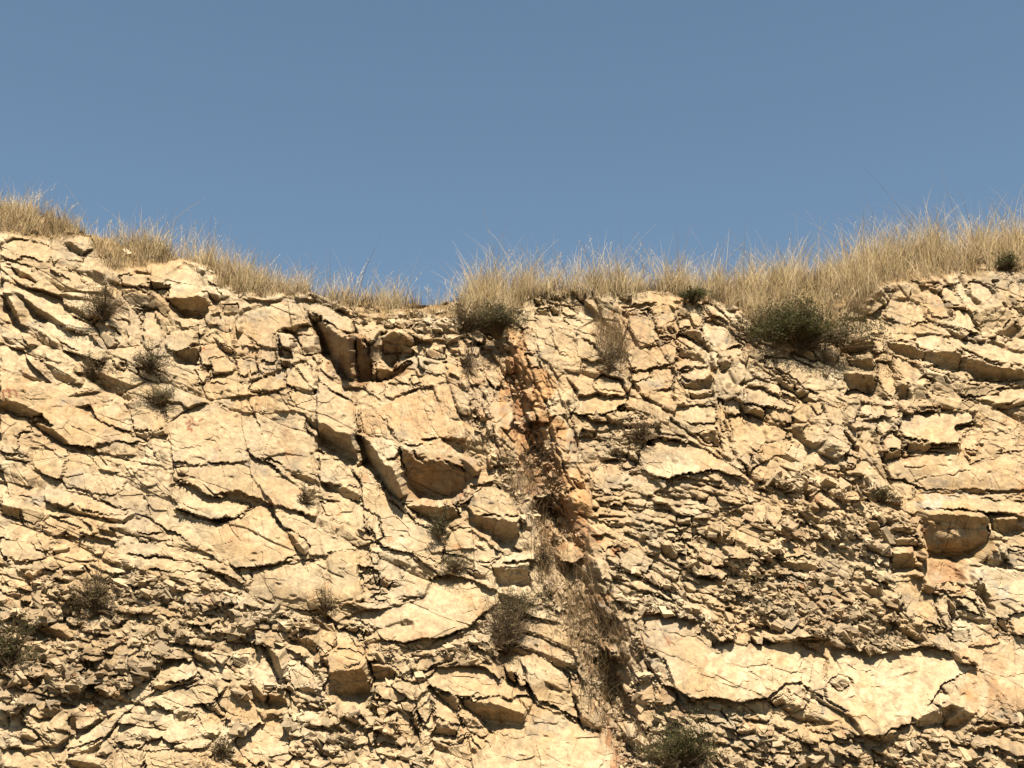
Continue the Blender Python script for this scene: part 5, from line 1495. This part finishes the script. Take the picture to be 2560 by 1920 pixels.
SHR = "bushes and plants growing on the cliff"
def shrub(fx_, fy_, w, h, leaf, n_leaf, n_twig, seed, label, cat, name, leafsize=.022, hang=0.0, bare=.0):
    rng = np.random.default_rng(seed)
    b = locate(fx_, fy_)
    if b is None: return
    mpp = b[1] / F0 * S / math.cos(.3)
    W, Hh = w * mpp, h * mpp
    root = empty(name, b)
    tag(root, label, cat, SHR)
    k = 6
    az = rng.uniform(0, 6.283, n_twig); rr_ = np.sqrt(rng.uniform(0, 1, n_twig))
    lob = 1 + .32 * np.sin(az * 2 + seed) + .25 * np.sin(az * 3 + seed * 2.3); rr_ = rr_ * np.clip(lob, .35, 1.35)
    ex = np.cos(az) * rr_ * W / 2 + .12 * W * math.sin(seed * 1.7) * rr_; ey = np.sin(az) * rr_ * W * .28 - W * .16
    ez = Hh * (np.sqrt(np.clip(1 - (rr_ * .78) ** 2, 0, 1)) * rng.uniform(.3, 1.1, n_twig) * np.clip(.85 + .3 * np.sin(az * 2.5 + seed * 3), .5, 1.15)) - hang * Hh * rr_ * rng.uniform(0, 1, n_twig)
    end = np.stack([ex, ey, ez], 1)
    t = np.linspace(0, 1, k)[None, :, None]
    mid_ = end * .5 + rng.normal(0, .07, (n_twig, 3)) * W + (0, 0, .12 * Hh)
    st = rng.normal(0, .03, (n_twig, 3)) * W
    p = st[:, None] * (1 - t) ** 2 + 2 * t * (1 - t) * mid_[:, None] + t ** 2 * end[:, None]
    p = p + rng.normal(0, .012, p.shape) * W * t
    rad = np.interp(np.linspace(0, 1, k), [0, 1], [.0065, .0016])[None] * np.ones((n_twig, 1))
    v, f = tubes(p + b, rad)
    # side twigs
    m_ = n_twig * 4
    wi = rng.integers(0, n_twig, m_); ti = rng.integers(2, k, m_)
    s0 = p[wi, ti]; dv = rng.normal(0, 1, (m_, 3)); dv[:, 2] = np.abs(dv[:, 2]) * .8
    ln = rng.uniform(.05, .16, m_)[:, None] * W
    e0 = s0 + dv / np.linalg.norm(dv, axis=1, keepdims=True) * ln
    sp_ = np.stack([s0, (s0 + e0) / 2 + rng.normal(0, .01, (m_, 3)) * W, e0], 1)
    v2, f2_ = tubes(sp_ + b, np.tile([.0024, .0018, .0011], (m_, 1)))
    mesh_obj("stems", np.concatenate([v, v2]), np.concatenate([f, f2_ + len(v)]), WOOD, root, None, b)
    # leaves gather in clumps at the twig ends
    if n_leaf:
        src = np.concatenate([e0, (s0 + e0) / 2, p[:, -1], p[:, -2]])
        src = src[(rng.uniform(0, 1, len(src)) > bare)]
        c = src[rng.integers(0, len(src), n_leaf)] + rng.normal(0, .022, (n_leaf, 3)) * W
        d1 = rng.normal(0, 1, (n_leaf, 3)); d1 /= np.linalg.norm(d1, axis=1, keepdims=True)
        d2 = np.cross(d1, rng.normal(0, 1, (n_leaf, 3))); d2 /= np.linalg.norm(d2, axis=1, keepdims=True)
        ls = leafsize * rng.uniform(.5, 1.4, (n_leaf, 1))
        q = np.stack([c - d1 * ls, c + d2 * ls * .36, c + d1 * ls, c - d2 * ls * .36], 1) + b
        fi = np.arange(n_leaf * 4).reshape(-1, 4)
        clump = rng.uniform(.65, 1.35, n_leaf)
        tn = np.repeat(np.stack([clump, clump, clump * .9], 1), 4, 0)
        mesh_obj("foliage", q.reshape(-1, 3), fi, leaf, root, tn, b)

shrub(1722, 752, 250, 96, GREEN, 15000, 280, 1, "largest green bush, spreading under the tall grass right of the flat-topped crag", "bush", "green_bush", .021)
shrub(1655, 730, 130, 84, DRYL, 3400, 130, 2, "brown twiggy bush merging with the left side of the largest green bush", "bush", "dry_bush", .018)
shrub(1080, 722, 140, 76, GREEN2, 5200, 170, 3, "dark grey-green bush hanging at the brow above the red gully", "bush", "dark_bush", .018)
shrub(1008, 712, 100, 60, DRYL, 2200, 100, 4, "dark twiggy bush left of the grey-green one above the red gully", "bush", "dry_bush", .016)
shrub(1497, 652, 80, 30, GREEN, 1800, 60, 5, "low green bush in the grass just right of the flat-topped capstone", "bush", "green_bush", .02)
shrub(2180, 582, 70, 42, GREEN, 1600, 60, 6, "small green bush in the grass at the right edge", "bush", "green_bush", .02)
shrub(225, 690, 110, 90, DRYL, 3200, 150, 7, "grey-brown dry bush left of the pointed boulder at upper left", "bush", "dry_bush", .016)
shrub(205, 822, 92, 62, DRYL, 1900, 120, 8, "dark dry bush below the bright ledges at left, leftmost of the pair", "bush", "dry_bush", .015)
shrub(325, 805, 100, 66, GREEN2, 1500, 120, 9, "sparse olive bush at the foot of the grey pillars at left", "bush", "olive_bush", .015)
shrub(352, 872, 110, 44, GREEN2, 1500, 110, 10, "low yellow-green bush on the ledge under the olive one at left", "bush", "olive_bush", .015)
shrub(1098, 1408, 136, 138, DRYL, 700, 230, 11, "large thorny shrub with a bare dark base and green top at centre bottom", "shrub", "thorny_shrub", .016)
shrub(1110, 1345, 130, 75, GREEN, 2600, 120, 12, "feathery green shoots topping the large thorny shrub", "shrub", "green_shoots", .017)
shrub(1478, 1655, 160, 96, GREEN, 4200, 160, 13, "rounded green bush at the bottom edge right of the gully", "bush", "green_bush", .018)
shrub(208, 1318, 110, 108, DRYL, 2200, 150, 14, "dry brown creeper bush over the rubble at left", "bush", "dry_bush", .016, .3)
shrub(18, 1440, 100, 120, GREEN, 2400, 130, 15, "dark green shrub cut by the left edge above the slanting slab", "shrub", "green_shrub", .018)
shrub(662, 1085, 66, 48, DRYL, 900, 70, 16, "small dark dry plant in the hollow of the big slab left of centre", "plant", "dry_plant", .014)
shrub(952, 1168, 62, 74, GREEN2, 1300, 70, 17, "yellow-flecked green plant under the curved overhang at centre", "plant", "green_plant", .015)
shrub(703, 1325, 74, 56, DRYL, 700, 70, 18, "thin dry plant with round seed heads on the smooth slab", "plant", "dry_plant", .014)
shrub(985, 1232, 80, 40, GREEN2, 700, 70, 19, "sparse dry plant on the orange ledge above the bright slab", "plant", "dry_plant", .014)
shrub(1905, 1085, 76, 40, GREEN, 700, 60, 20, "small dark green plant in the broken rock left of the shaded wall", "plant", "green_plant", .015)
shrub(480, 1630, 60, 46, DRYL, 800, 70, 21, "small dry tuft at the bottom left between two stones", "plant", "dry_plant", .015)
shrub(1390, 948, 90, 40, DRYL, 300, 110, 22, "tangle of dark roots over the thin beds right of the gully", "plant", "root_tangle", .012, .5)
shrub(1010, 800, 60, 80, DRYL, 200, 90, 23, "bare dark roots trailing beside the gully head below the bushes", "plant", "root_tangle", .012, .8)
shrub(1180, 1230, 60, 80, DRYL, 500, 90, 24, "dry brown weed in the gully above the thorny shrub", "plant", "dry_plant", .013)
shrub(1320, 800, 60, 60, DRYL, 500, 90, 25, "dry brown weed in the notch left of the orange crag", "plant", "dry_plant", .013)
